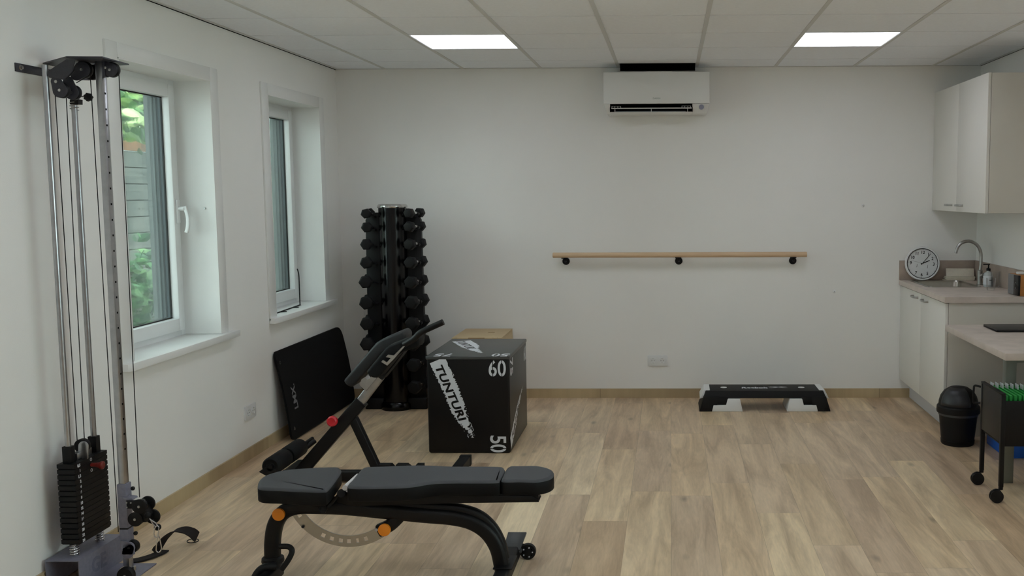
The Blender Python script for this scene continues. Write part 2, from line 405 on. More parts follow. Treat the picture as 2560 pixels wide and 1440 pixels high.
# windows
for wi, (a, b) in enumerate(ops):
    w = bpy.data.objects.new('window_%d' % (wi+1), None); COL.objects.link(w); w['kind'] = 'structure'
    w.location = (L-.19, (a+b)/2, ZS)
    XF = L - .195            # inner face of fixed frame
    fr = MB(); fw = .05
    for c in ((a, a+fw, ZS, ZT), (b-fw, b, ZS, ZT), (a+fw, b-fw, ZS, ZS+.07), (a+fw, b-fw, ZT-fw, ZT)): fr.box(XF-.06, XF, *c)
    mkobj('window_frame', fr, m_upvc, w, bevel=.003)
    sa, sb, sz0, sz1 = a+.032, b-.032, ZS+.05, ZT-.032
    g0, g1, gz0, gz1 = sa+.068, sb-.062, sz0+.07, sz1-.068
    sx = XF + .014; gx = XF - .030
    sh = MB()
    for c in ((sa, g0, sz0, sz1), (g1, sb, sz0, sz1), (g0, g1, sz0, gz0), (g0, g1, gz1, sz1)): sh.box(XF-.034, sx, *c)
    mkobj('sash', sh, m_upvc, w, bevel=.004)
    gs = MB(); e = .006
    for c in ((g0, g0+e, gz0, gz1), (g1-e, g1, gz0, gz1), (g0, g1, gz0, gz0+e), (g0, g1, gz1-e, gz1)): gs.box(gx-.004, gx+.004, *c)
    mkobj('glazing_seal', gs, m_seal, w, smooth=False)
    mkobj('pane', MB().box(gx-.012, gx, g0-.005, g1+.005, gz0-.005, gz1+.005), m_glass, w, smooth=False)
    # outer reveal with roller guides
    orv = MB().box(L-WT-.02, XF-.061, b-.075, b-.001, ZS, ZT).box(L-WT-.02, XF-.061, a+.001, a+.075, ZS, ZT).box(L-WT-.02, XF-.061, a, b, ZT-.05, ZT-.001)
    mkobj('outer_reveal', orv, m_greyframe, w, smooth=False)
    for ya_, yb2_ in ((b-.097, b-.051), (a+.051, a+.097)):
        mkobj('guide_rail', MB().box(XF-.075, XF-.035, ya_, yb2_, ZS+.02, ZT-.05), m_greyframe3, w, smooth=False)
    mkobj('guide_rail', MB().box(XF-.098, XF-.0755, b-.108, b-.051, ZS, ZT-.05), m_greyframe, w, smooth=False)
    mkobj('guide_rail', MB().box(L-WT-.02, XF-.0985, b-.100, b-.051, ZS, ZT-.05), m_greyframe2, w, smooth=False)
    # casing (architrave) around the opening and lining in the reveal
    ca = MB(); cw = .098; t_ = .012
    prof = [(a-cw, ZS-.03), (a-cw, ZT+.07), (b+cw*.92, ZT+.07), (b+cw*.92, ZS), (b, ZS), (b, ZT), (a, ZT), (a, ZS-.03)]
    ca.box(L, L+t_, a-cw, a, ZS, ZT+.07).box(L, L+t_, b, b+cw*.92, ZS, ZT+.07).box(L, L+t_, a, b, ZT, ZT+.07)
    mkobj('casing', ca, m_trimw, w, bevel=.002)
    ln = MB().box(XF, L+t_, b-.006, b, ZS+.02, ZT).box(XF, L+t_, a, a+.006, ZS+.02, ZT).box(XF, L+t_, a, b, ZT-.006, ZT)
    mkobj('reveal_lining', ln, m_trimw, w, smooth=False)
    # sill
    s0 = a - .098; s1 = b + .165; p = .047; zt = ZS + .019; 
    sp = [(XF, a, zt), (L+.001, a, zt), (L+.001, s0, zt), (L+p-.012, s0, zt), (L+p, s0+.03, zt), (L+p, s1, zt), (L+.001, s1, zt), (L+.001, b, zt), (XF, b, zt)]
    mkobj('window_sill', MB().prism(sp, (0, 0, -.037)), m_sill, w, bevel=.0025)
    if wi == 0:
        h = MB().box(sx, sx+.012, sb-.046, sb-.018, 1.455, 1.585)
        zc = 1.535; yc = sb-.032
        h.cyl((sx+.01, yc, zc), (sx+.045, yc, zc), .012)
        h.sweep(spline([(sx+.045, yc, zc+.012), (sx+.052, yc, zc-.01), (sx+.060, yc, zc-.05), (sx+.058, yc, zc-.10), (sx+.048, yc, zc-.135)]), rrect(.022, .013, .006), up=(0, 1, 0))
        mkobj('window_handle', h, m_whitep, w, bevel=.002)
        mkobj('bump_stop', MB().cyl((L-.05, b-.006, 1.535), (L-.05, b-.014, 1.535), .006), m_steel, w)

w = bpy.data.objects.new('window_3', None); COL.objects.link(w); w['kind'] = 'structure'; w.location = (R+.12, 2.5, W_ADD[2])  # unseen window, added to bring daylight to the left wall
f3 = MB(); a, b, c, d = W_ADD
for q in ((a, a+.07, c, d), (b-.07, b, c, d), (a+.07, b-.07, c, c+.07), (a+.07, b-.07, d-.07, d), (2.465, 2.535, c+.07, d-.07)): f3.box(R+.10, R+.16, *q)
mkobj('window_frame', f3, m_upvc, w, bevel=.003)
mkobj('pane', MB().box(R+.12, R+.135, a+.06, b-.06, c+.06, d-.06), m_glass, w, smooth=False)
mkobj('window_sill', MB().box(R-.03, R+.10, a-.05, b+.05, c-.03, c), m_sill, w, bevel=.003)

# ------------------------------------------------------------------ outside
gz = .25
struct('ground', MB().box(-14, L-WT-.001, 0, 30, gz-.3, gz), mat('garden_soil', (120, 104, 92), .95, var=.35, vscale=5, bump=.5, bscale=60), smooth=False)
FX = -4.35
m_fence = mat('weathered_fence_wood', (112, 116, 112), .85, var=.22, vscale=5, bump=.3, stretch=(1, .6, 9))
m_fencet = mat('brown_fence_cap_wood', (150, 108, 78), .8, var=.15, vscale=6, stretch=(1, .6, 9))
ft = thing('wooden_fence', 'weathered grey horizontal board fence outside behind the windows', 'fence', (FX, 11, gz))
fb = MB(); z = gz; i = 0
while z < 1.86:
    fb.box(FX, FX+.022, 5.5, 17, z+.004, z+.128); z += .132; i += 1
mkobj('boards', fb, m_fence, ft, smooth=False)
mkobj('backing_board', MB().box(FX-.012, FX-.001, 5.5, 17, gz, z), mat('dark_old_wood', (40, 42, 40), .9), ft, smooth=False)  # dark sheet added to block the sky showing through the board gaps
mkobj('top_board', MB().box(FX-.01, FX+.03, 5.5, 17, z+.002, z+.13), m_fencet, ft, smooth=False)
for y in (5.6, 7.4, 9.2, 11.0, 12.8, 14.6, 16.4): mkobj('post', MB().box(FX-.07, FX-.001, y-.035, y+.035, gz, z+.12), m_fence, ft, smooth=False)
def leaves(name, label, cat, centre, rad, n, size, cols, parent=None, seed=1):
    rnd = random.Random(seed); bm = bmesh.new(); C = Vector(centre)
    for i in range(n):
        while True:
            p = Vector((rnd.uniform(-1, 1), rnd.uniform(-1, 1), rnd.uniform(-1, 1)))
            if p.length <= 1: break
        p = p * (.55 + .45*rnd.random())
        q = C + Vector((p.x*rad[0], p.y*rad[1], p.z*rad[2]))
        s = size*rnd.uniform(.6, 1.25)
        nrm = Vector((rnd.gauss(.75, .45), rnd.gauss(-.35, .45), rnd.gauss(.35, .5))).normalized()
        u = (nrm.orthogonal()).normalized(); u = (Matrix.Rotation(rnd.uniform(0, 6.28), 3, nrm) @ u); w_ = nrm.cross(u)
        pts = [(-1, 0, 0), (-.55, .5, -.12), (.1, .62, -.14), (.7, .34, -.08), (1.1, 0, .02), (.7, -.34, -.08), (.1, -.62, -.14), (-.55, -.5, -.12)]
        vs = [bm.verts.new(q + (u*a + w_*b + nrm*c)*s) for a, b, c in pts]
        mi = rnd.randrange(len(cols))
        for tri in ((0, 1, 2, 3, 4), (0, 4, 5, 6, 7)):
            f = bm.faces.new([vs[k] for k in tri]); f.material_index = mi
    me = bpy.data.meshes.new(name); bmesh.ops.translate(bm, verts=bm.verts[:], vec=-C); bm.to_mesh(me); bm.free()
    for c in cols: me.materials.append(c)
    o = bpy.data.objects.new(name, me); COL.objects.link(o); o.location = C
    tag(o, label, cat); return o
def leafm(name, rgb):
    m = mat(name, rgb, .45, var=.15, vscale=20); b = m.node_tree.nodes['Principled BSDF']
    b.inputs['Transmission Weight'].default_value = 0; return m
lg = [leafm('leaf_bright', (150, 190, 110)), leafm('leaf_mid', (96, 150, 84)), leafm('leaf_pale', (176, 204, 140)), leafm('leaf_deep', (60, 104, 62))]
lf = [leafm('ivy_mid', (92, 146, 96)), leafm('ivy_pale', (128, 172, 120)), leafm('ivy_deep', (60, 104, 72))]
c = at(338, 270, 'x', -3.9)
shrub_ = leaves('garden_shrub', 'bright green leafy shrub hanging over the fence top outside the nearer window', 'shrub', (-4.0, c.y+.1, 2.28), (.40, 1.0, .37), 420, .055, lg, seed=3)
leaves('climbing_ivy', 'mass of green ivy leaves climbing the lower fence outside the nearer window', 'ivy', (-4.12, at(350, 700, 'x', -4.1).y + .12, .82), (.17, .36, .52), 230, .045, lf, seed=4)
leaves('ground_plant', 'low light green plant on the soil below the nearer window', 'plant', (-3.55, at(350, 800, 'x', -3.6).y - .15, gz+.07), (.3, .5, .10), 130, .045, lg, seed=9)
leaves('tall_hedge', 'tall green hedge outside seen through the window by the corner', 'hedge', (-3.9, 10.3, 1.50), (.35, 1.2, 1.28), 1000, .05, lg + lf, seed=5)
rnd = random.Random(2)
yl = mat('yellow_leaf', (222, 180, 60), .5, var=.1)
bm = MB(); p = at(306, 358, 'x', -3.7)
bm.prism([p + Vector((0, -.02+.02*math.cos(t)*1.0, .05*math.sin(t))) for t in [2*PI*i/12 for i in range(12)]], (.002, 0, 0))
mkobj('yellow_leaf', bm, yl, shrub_)
p = at(378, 775, 'x', -3.9)
for i, dz in enumerate((0, .062)):
    s = MB().box(p.x-.14, p.x+.1, p.y-.16+.02*i, p.y+.2, gz+dz, gz+dz+.058)
    o = mkobj('stone_block', s, m_bag, origin=(p.x, p.y, gz+dz), bevel=.02, seg=3)
    tag(o, ('pale stone block lying on the soil outside under another block', 'pale stone block outside, on top of the other block')[i], 'stone', 'pale stone blocks in the garden')

# ------------------------------------------------------------------ wall fittings
def socket(name, label, org, right, n):
    """double socket: org = centre on the wall"""
    o = Vector(org); r = Vector(right); n = Vector(n); u = Vector((0, 0, 1))
    t = thing('wall_socket', label, 'socket', o)
    def P(a, b, c): return o + r*a + u*b + n*c
    pl = MB().prism([P(a, b, .0) for a, b in rrect(.158, .085, .006, 3)], n*.009)
    mkobj('cover_plate', pl, m_whitep, t, bevel=.0015)
    for s in (-.0355, .0355):
        rg = MB().lathe(P(s, 0, .009), [(.0235, 0), (.0235, .003), (.0205, .003), (.0195, .0006), (0, .0006)], axis=n, seg=28)
        k_ = mkobj('socket_insert', rg, m_whitep, t)
        for dx in (-.0095, .0095): mkobj('pin_hole', MB().cyl(P(s+dx, 0, .0085), P(s+dx, 0, .0102), .0028, seg=10), m_gap, k_)
        for u0, u1 in ((.0155, .019), (-.019, -.0155)): mkobj('earth_clip', MB().box(*[v for a_, b_ in zip(P(s-.003, u0, .0095), P(s+.003, u1, .0118)) for v in (a_, b_)]), m_steel, k_, smooth=False)
    return t
c = (at(1619, 888, 'y', D) + at(1669, 915, 'y', D))/2
socket('wall_socket', 'white double wall socket on the back wall left of the aerobic step', (c.x, D, c.z), (1, 0, 0), (0, -1, 0))
socket('wall_socket', 'white double wall socket on the left wall beside the leaning black mat', (L, 5.938, .288), (0, 1, 0), (1, 0, 0))
for (px, py), lab in zip(((2157, 514), (2086, 729)), ('small white wall plug, the upper one left of the wall cupboard', 'small white wall plug, the lower one right below the handrail end')):
    p = at(px, py, 'y', D)
    t = thing('wall_plug', lab, 'wall plug', p)
    mkobj('plug_collar', MB().lathe(p, [(.013, 0), (.013, .002), (.008, .007), (.004, .008), (.004, .003), (0, .003)], axis=(0, -1, 0), seg=20), m_whitep, t)
    mkobj('plug_hole', MB().cyl(p + Vector((0, -.0032, 0)), p + Vector((0, -.0045, 0)), .0028, seg=12), m_greyframe2, t)

# handrail
ra, rb = at(1382, 638, 'y', D-.075), at(2017, 637, 'y', D-.075)
t = thing('handrail', 'light beech wooden handrail on three black brackets on the back wall', 'handrail', ((ra.x+rb.x)/2, D-.075, ra.z))
zr = ra.z
mkobj('rail', MB().lathe((ra.x, D-.075, zr), [(0, 0), (.018, 0), (.0205, .004), (.0205, rb.x-ra.x-.004), (.018, rb.x-ra.x), (0, rb.x-ra.x)], axis=(1, 0, 0), seg=28), m_beech, t)
for px in (1415, 1697, 1982):
    q = at(px, 654, 'y', D-.01); bx = q.x; bz = zr-.052
    bm = MB().lathe((bx, D, bz), [(0, 0), (.029, 0), (.029, .006), (.026, .009), (0, .009)], axis=(0, -1, 0), seg=28)
    bm.tube(spline([(bx, D-.006, bz), (bx, D-.04, bz), (bx, D-.065, bz+.008), (bx, D-.075, bz+.022)]), .007, 10, up=(1, 0, 0))
    bm.box(bx-.028, bx+.018, D-.086, D-.064, zr-.0265, zr-.0205)
    mkobj('bracket', bm, m_blackp, t)

# air conditioner
x0, x1, z0, z1, yf = -.493, .297, 2.204, 2.512, 7.485
t = thing('air_conditioner', 'white split air conditioner unit high on the back wall', 'air conditioner', ((x0+x1)/2, D, z0))
sx0, sx1, sz0, sz1 = at(1525, 259, 'y', yf).x, at(1731, 259, 'y', yf).x, at(1600, 279, 'y', yf).z, at(1600, 259.5, 'y', yf).z
b = MB()
b.box(x0+.01, x1-.01, yf+.018, D-.001, sz1+.001, z1-.012)                 # body above outlet
b.quad_box([(x0+.02, yf+.05, z0), (sx0, yf+.05, z0), (sx0, D-.001, z0), (x0+.02, D-.001, z0), (x0+.003, yf+.004, sz1), (sx0, yf+.004, sz1), (sx0, D-.001, sz1), (x0+.003, D-.001, sz1)])
b.quad_box([(sx1, yf+.05, z0), (x1-.02, yf+.05, z0), (x1-.02, D-.001, z0), (sx1, D-.001, z0), (sx1, yf+.004, sz1), (x1-.003, yf+.004, sz1), (x1-.003, D-.001, sz1), (sx1, D-.001, sz1)])
b.quad_box([(sx0, yf+.05, z0), (sx1, yf+.05, z0), (sx1, D-.001, z0), (sx0, D-.001, z0), (sx0, yf+.02, sz0), (sx1, yf+.02, sz0), (sx1, D-.001, sz0+.01), (sx0, D-.001, sz0+.01)])
mkobj('body', b, m_acw, t, bevel=.003)
fp = [(x0, sz1+.001), (x1, sz1+.001), (x1, z1-.006)] + [(x1 - (x1-x0)*i/12, z1-.006 + .006*math.sin(PI*i/12)) for i in range(1, 12)] + [(x0, z1-.006)]
mkobj('front_panel', MB().prism([(a, yf, c) for a, c in fp], (0, .022, 0)), m_acw, t, bevel=.004)
mkobj('outlet_cavity', MB().box(sx0, sx1, yf+.09, yf+.095, sz0-.005, sz1+.02), m_gap, t, smooth=False)
mkobj('outlet_cavity', MB().box(sx0, sx1, yf+.02, yf+.09, sz1-.001, sz1+.003).box(sx0-.002, sx0+.001, yf+.02, yf+.09, sz0, sz1).box(sx1-.001, sx1+.002, yf+.02, yf+.09, sz0, sz1), m_gap, t, smooth=False)
lv = MB(); zl = (sz0+sz1)/2 - .006
lv.box(sx0+.008, sx1-.004, yf+.012, yf+.04, zl, zl+.007)
mkobj('louvre', lv, m_acw, t, bevel=.002)
vn = MB(); xm = (sx0+sx1)/2
for xx in (sx0+.035, xm, sx1-.035): vn.box(xx-.0018, xx+.0018, yf+.013, yf+.05, sz0+.001, zl)
for xx, s in ((sx0+.012, 1), (sx1-.012, -1)):
    for k in range(4): vn.box(xx+s*k*.022-.001, xx+s*k*.022+.001, yf+.018, yf+.05, zl+.006, zl+.020)
    vn.box(xx, xx+s*.067, yf+.018, yf+.022, zl+.018, zl+.020)
mkobj('vane', vn, m_acw, t, smooth=False)
lip = MB().box(sx0+.04, sx1-.05, yf+.03, yf+.085, sz0, sz0+.006); mkobj('outlet_lip', lip, m_greyframe, t, smooth=False)
p = at(1753.5, 268, 'y', yf+.02)
mkobj('status_lamp', MB().cyl((p.x, yf+.019, p.z), (p.x, yf+.0, p.z-.0), .0185, seg=24), mat('grey_lens', (140, 142, 160), .3), t)
mkobj('brand_lettering', text_mesh('DAIKIN', .017, .0004, frame4((at(1632, 248, 'y', yf).x, yf-.0006, at(1632, 248, 'y', yf).z), (1, 0, 0), (0, 0, 1)), bold=.0004), mat('ac_print_grey', (172, 180, 176), .5), t, smooth=False)

# ------------------------------------------------------------------ kitchen
KX, KY0, KZ = 1.785, 6.43, .93
kb0 = KY0+.035
t = thing('base_cabinet', 'white two-door base cabinet under the worktop in the right corner', 'cabinet', (2.09, (kb0+D)/2, 0))
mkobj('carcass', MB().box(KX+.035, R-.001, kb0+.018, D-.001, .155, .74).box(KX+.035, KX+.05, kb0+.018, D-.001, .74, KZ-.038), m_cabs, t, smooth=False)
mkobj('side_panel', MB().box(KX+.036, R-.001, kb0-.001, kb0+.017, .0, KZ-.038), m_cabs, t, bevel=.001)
mkobj('plinth', MB().box(1.882, 1.897, kb0+.018, D-.013, .004, .15), m_plinth, t, smooth=False)
ym = (kb0+D)/2
for i, (ya, yb_) in enumerate(((kb0+.001, ym-.0015), (ym+.0015, D-.004))):
    d = mkobj('door', MB().box(KX+.014, KX+.034, ya, yb_, .152, KZ-.045), m_cab, t, bevel=.0015)
    c = at(2293 if i else 2318, 746 if i else 755, 'x', KX)
    yc = ym + (.14 if i else -.14); zc = .85
    hd = MB().sweep(spline([(KX+.014, yc-.064, zc), (KX-.012, yc-.052, zc), (KX-.018, yc, zc), (KX-.012, yc+.052, zc), (KX+.014, yc+.064, zc)]), rrect(.009, .014, .004), up=(0, 0, 1))
    mkobj('door_handle', hd, m_steel, d)
t = thing('worktop', 'taupe concrete-look kitchen worktop with a cut-out sink', 'worktop', (2.08, 7.08, KZ))
SX0, SX1, SY0, SY1 = 1.86, 2.23, 7.13, 7.64
wk = MB()
for a in ((KX, R-.002, KY0, SY0), (KX, R-.002, SY1, D-.002), (KX, SX0, SY0, SY1), (SX1, R-.002, SY0, SY1)): wk.box(*a, KZ-.037, KZ)
mkobj('counter_slab', wk, m_work, t, smooth=False)
t = thing('backsplash', 'taupe concrete-look upstand along both walls behind the sink', 'backsplash', (2.2, 7.5, KZ))
mkobj('back_strip', MB().box(KX, R-.002, D-.014, D-.001, KZ+.001, 1.082), m_splash, t, bevel=.001)
mkobj('right_strip', MB().box(R-.014, R-.001, KY0, D-.016, KZ+.001, 1.082), m_splash, t, bevel=.001)
# sink
t = thing('sink', 'stainless steel sink set in the worktop', 'sink', ((SX0+SX1)/2, (SY0+SY1)/2, KZ))
cx_, cy_ = (SX0+SX1)/2, (SY0+SY1)/2
def ring(w, h, r, z): return [(cx_+a, cy_+b, z) for a, b in rrect(w, h, r, 5)]
bm = bmesh.new(); w_, h_ = SX1-SX0, SY1-SY0
rgs = [ring(w_+.03, h_+.03, .05, KZ+.001), ring(w_+.028, h_+.028, .05, KZ+.0035), ring(w_-.01, h_-.01, .045, KZ+.003), ring(w_-.02, h_-.02, .045, KZ-.01), ring(w_-.04, h_-.04, .05, KZ-.15), ring(w_-.12, h_-.12, .04, KZ-.165)]
vv = [[bm.verts.new(p) for p in r] for r in rgs]
for a, b_ in zip(vv, vv[1:]):
    for i in range(len(a)): bm.faces.new((a[i], a[(i+1) % len(a)], b_[(i+1) % len(a)], b_[i]))
bm.faces.new(vv[-1]); mkobj('basin', bm, m_inox, t)
mkobj('drain', MB().lathe((cx_, cy_, KZ-.164), [(.04, 0), (.04, .002), (.02, .001), (0, .001)]), m_chrome, t)
# faucet
fy = 7.30; fb_ = at(2449, 712, 'z', KZ); fx = fb_.x; fy = fb_.y
t = thing('faucet', 'tall brushed steel gooseneck faucet at the sink', 'faucet', (fx, fy, KZ))
mkobj('faucet_body', MB().lathe((fx, fy, KZ), [(.026, 0), (.026, .006), (.019, .008), (.019, .105), (.014, .11), (0, .11)]), m_steel, t)
sp = [at(2449, 690, 'y', fy), at(2452, 660, 'y', fy), at(2452, 632, 'y', fy), at(2444, 614, 'y', fy), at(2430, 604.5, 'y', fy), at(2417, 603, 'y', fy), at(2403, 608, 'y', fy), at(2394, 618, 'y', fy), at(2389, 633, 'y', fy)]
mkobj('spout', MB().tube(spline(sp, 6), .0115, 16), m_steel, t)
mkobj('lever', MB().tube([(fx, fy-.0, KZ+.075), (fx+.03, fy-.05, KZ+.082), (fx+.055, fy-.09, KZ+.10)], .007, 10, up=(0, 0, 1)).cyl((fx, fy, KZ+.055), (fx+.02, fy-.034, KZ+.075), .016), m_steel, t)
# clock
ck = at(2305.5, 661, 'y', 7.665); cr_ = .131
tilt = math.radians(9)
nrm = Vector((-.10, -math.cos(tilt), math.sin(tilt))).normalized()
cxr = Vector((0, 0, 1)).cross(-nrm).normalized() * -1
rt = (-nrm).cross(Vector((0, 0, 1))).normalized()
upc = nrm.cross(rt).normalized()
if upc.z < 0: upc = -upc
if rt.x < 0: rt = -rt
rot = math.radians(3.5)
rt, upc = rt*math.cos(rot) - upc*math.sin(rot)*-1*-1, upc*math.cos(rot) + rt*math.sin(rot)*1
rt = upc.cross(nrm).normalized()
ck.z = KZ + cr_*.985 + .003
t = thing('clock', 'round white wall clock leaning on the backsplash beside the sink', 'clock', (ck.x, ck.y, KZ))
mkobj('case', MB().lathe(ck - nrm*.02, [(0, 0), (cr_*.92, 0), (cr_, .012), (cr_, .030), (cr_*.97, .036), (cr_*.90, .036), (cr_*.885, .026), (0, .026)], axis=nrm, seg=56), m_whitep, t)
mkobj('dial', MB().cyl(ck + nrm*.0062, ck + nrm*.0068, cr_*.88, seg=48), mat('dial_white', (212, 214, 214), .5), t)
mkobj('inner_ring', MB().annulus(ck + nrm*.0068, [(cr_*.885, 0), (cr_*.885, .0085), (cr_*.86, .0085), (cr_*.872, 0)], axis=nrm, seg=56), m_blackp, t)
def ckp(ang, r, h=.0072): a = math.radians(ang); return ck + nrm*h + rt*(math.sin(a)*r) + upc*(math.cos(a)*r)
for hnum in (12, 1, 2, 3, 5, 6, 7, 9, 10, 11):
    s = str(hnum); sz = .034; wd = .0185*len(s)*.9
    q = ckp(hnum*30, cr_*.66) - rt*(wd/2) - upc*(sz*.34)
    mkobj('numeral', text_mesh(s, sz, .0003, frame4(q, rt, upc), bold=.0006, sx=.9), m_blackp, t, smooth=False)
tk = MB()
for k in range(12):
    q = ckp(k*30, cr_*.82); tk.cyl(q, q + nrm*.0006, .0022, seg=8)
mkobj('minute_marks', tk, m_blackp, t)
def hand(ang, ln, wd, h, tail=.012):
    a = math.radians(ang); d_ = rt*math.sin(a) + upc*math.cos(a); s_ = nrm.cross(d_)
    o_ = ck + nrm*h
    return MB().prism([o_ - d_*tail - s_*wd, o_ - d_*tail + s_*wd, o_ + d_*ln + s_*wd*.7, o_ + d_*ln - s_*wd*.7], nrm*.0012)
mkobj('hour_hand', hand(63, .060, .0042, .0085), m_blackp, t, smooth=False)
mkobj('minute_hand', hand(36, .098, .0022, .0105), m_blackp, t, smooth=False)
mkobj('second_hand', hand(282, .088, .0007, .012), mat('thin_grey', (130, 130, 128), .5), t, smooth=False)
for a in (245, 118): mkobj('gauge_needle', MB().prism([ckp(a, .045) + rt*(.002*s) + upc*(.013*q) for s, q in ((-1, -1), (1, -1), (1.8, 1), (.6, 1))], nrm*.0006), mat('thin_grey', (130, 130, 128), .5), t, smooth=False)
# towels
p0, p1 = at(2365, 701, 'z', KZ), at(2438, 701, 'z', KZ)
t = thing('paper_towels', 'stack of folded cream paper towels propped behind the sink', 'paper towels', ((p0.x+p1.x)/2, p0.y-.02, KZ))
for i in range(5):
    z = KZ+.001+i*.0062; dx = (-.012, .004, -.004, .002, 0)[i]
    mkobj('folded_towel', MB().box(p0.x-.008+dx, p1.x-.004+dx*.5, 7.655, 7.715, z, z+.0058), m_paper, t, bevel=.002)
mkobj('folded_towel', MB().quad_box([(p0.x, 7.672, KZ+.032), (p1.x-.006, 7.672, KZ+.032), (p1.x-.006, 7.69, KZ+.032), (p0.x, 7.69, KZ+.032), (p0.x+.004, 7.70, KZ+.092), (p1.x-.002, 7.70, KZ+.090), (p1.x-.002, 7.712, KZ+.090), (p0.x+.004, 7.712, KZ+.092)]), m_paper, t, bevel=.003)
# soap bottle
sp_ = at(2470, 717, 'z', KZ)
t = thing('soap_bottle', 'clear pump soap bottle with a white label and black pump beside the faucet', 'soap bottle', (sp_.x, sp_.y, KZ))
mkobj('bottle', MB().lathe((sp_.x, sp_.y, KZ), [(0, .0), (.030, 0), (.034, .005), (.034, .085), (.028, .10), (.013, .11), (.013, .118), (0, .118)]), mat('clear_soap', (176, 182, 182), .2, var=.02), t)
mkobj('label', MB().annulus((sp_.x, sp_.y, KZ+.018), [(.0343, 0), (.0347, .0), (.0347, .062), (.0343, .062)]), m_label, t)
mkobj('pump', MB().lathe((sp_.x, sp_.y, KZ+.116), [(.015, 0), (.015, .016), (.005, .02), (.005, .042), (.010, .044), (.010, .05), (0, .05)]).box(sp_.x-.038, sp_.x+.008, sp_.y-.005, sp_.y+.005, KZ+.158, KZ+.166), m_blackp, t)
mkobj('label_mark', MB().box(sp_.x-.004, sp_.x+.014, sp_.y-.0365, sp_.y-.0352, KZ+.048, KZ+.052), m_blackp, t, smooth=False)
# glasses
for i, (px, py, h) in enumerate(((2488, 719, .115), (2477, 726, .085))):
    g = at(px, py, 'z', KZ)
    o = mkobj('drinking_glass', MB().lathe((g.x, g.y, KZ), [(0, 0.0), (.024, 0), (.029, .01), (.033, h), (.0315, h), (.027, .014), (0, .012)]), m_dglass, origin=(g.x, g.y, KZ))
    tag(o, ('tall clear drinking glass beside the soap bottle', 'short clear drinking glass in front of the tall one')[i], 'glass', 'drinking glasses by the sink')
# radio
a0 = at(2519, 734, 'z', KZ); 
t = thing('clock_radio', 'small wooden clock radio with black display at the worktop edge', 'radio', (a0.x+.06, a0.y, KZ))
c0 = Vector((a0.x+.0, a0.y+.0, 0)); c1 = at(2545.5, 741, 'z', KZ); c1.z = 0
dv = (c1-c0); nv = Vector((0, 0, 1)).cross(dv).normalized()
if nv.x < 0: nv = -nv
def P3(a, b, z): q = c0 + dv*a + nv*b; return (q.x, q.y, z)
H0, H1 = KZ+.004, at(2534, 686, 'y', 6.57).z
def rbox(a0, a1, b0, b1, z0, z1): return MB().quad_box([P3(a0, b0, z0), P3(a1, b0, z0), P3(a1, b1, z0), P3(a0, b1, z0), P3(a0, b0, z1), P3(a1, b0, z1), P3(a1, b1, z1), P3(a0, b1, z1)])
mkobj('speaker_cloth', rbox(0, .55, 0, .012, H0, H1), m_radio, t, bevel=.002)
mkobj('display', rbox(.555, 1, -.002, .012, H0, H1), m_blackg, t, bevel=.002)
mkobj('wood_case', rbox(0, 1, .0125, .092, H0-.003, H1+.002), m_radiow, t, bevel=.003)
for k in (.35, .62): mkobj('button', MB().cyl(P3(.78, -.002, H0+(H1-H0)*k), P3(.78, -.006, H0+(H1-H0)*k), .004, seg=12), m_steel, t)
q = Vector(P3(.62, .05, H1+.0035))
tag(mkobj('white_sponge', MB().box(q.x-.035, q.x+.035, q.y-.02, q.y+.02, q.z-.0015, q.z+.016), m_whitep, origin=q, bevel=.004), 'small white block lying on top of the clock radio', 'sponge')
# wall cupboard
WX, WY0, WZ0, WZ1 = 2.03, 6.44, 1.472, 2.366
t = thing('wall_cabinet', 'white two-door wall cupboard above the sink', 'cabinet', (2.2, 7.1, WZ0))
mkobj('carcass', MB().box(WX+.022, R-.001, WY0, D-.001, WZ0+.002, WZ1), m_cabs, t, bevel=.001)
ym = (WY0+D)/2
for i, (ya, yb_) in enumerate(((WY0, ym-.0015), (ym+.0015, D-.004))):
    d = mkobj('door', MB().box(WX, WX+.02, ya, yb_, WZ0, WZ1+.001), m_cab, t, bevel=.0015)
    yc = ym + (.16 if i else -.10) + .03*0; zc = WZ0+.045
    hd = MB().sweep(spline([(WX, yc-.064, zc), (WX-.024, yc-.052, zc), (WX-.03, yc, zc), (WX-.024, yc+.052, zc), (WX, yc+.064, zc)]), rrect(.009, .014, .004), up=(0, 0, 1))
    mkobj('door_handle', hd, m_steel, d)

# ------------------------------------------------------------------ desk, laptop, trolley, bin, crate
DX, DY0, DY1, DZ = 1.77, 5.205, 6.36, .76
t = thing('desk', 'desk with taupe concrete-look top and grey metal legs', 'desk', (2.07, 5.8, 0))
mkobj('desktop', MB().box(DX, R-.003, DY0, DY1, DZ-.038, DZ), m_work, t, bevel=.001)
for x, y in ((1.842, 5.40), (2.28, 5.40), (2.28, 6.28)):
    mkobj('leg', MB().box(x, x+.058, y, y+.058, 0, DZ-.039), m_postm, t, bevel=.003)
mkobj('frame_rail', MB().box(1.90, 2.28, 5.415, 5.443, DZ-.085, DZ-.039).box(2.29, 2.318, 5.458, 6.28, DZ-.085, DZ-.039), m_postm, t, smooth=False)
t = thing('laptop', 'closed dark grey laptop lying on the desk', 'laptop', (2.14, 6.14, DZ))
mkobj('base', MB().box(1.985, 2.34, 6.01, 6.265, DZ+.001, DZ+.009), m_blackp, t, bevel=.002)
mkobj('lid', MB().box(1.985, 2.34, 6.01, 6.265, DZ+.0095, DZ+.017), mat('laptop_grey', (44, 44, 46), .4), t, bevel=.002)
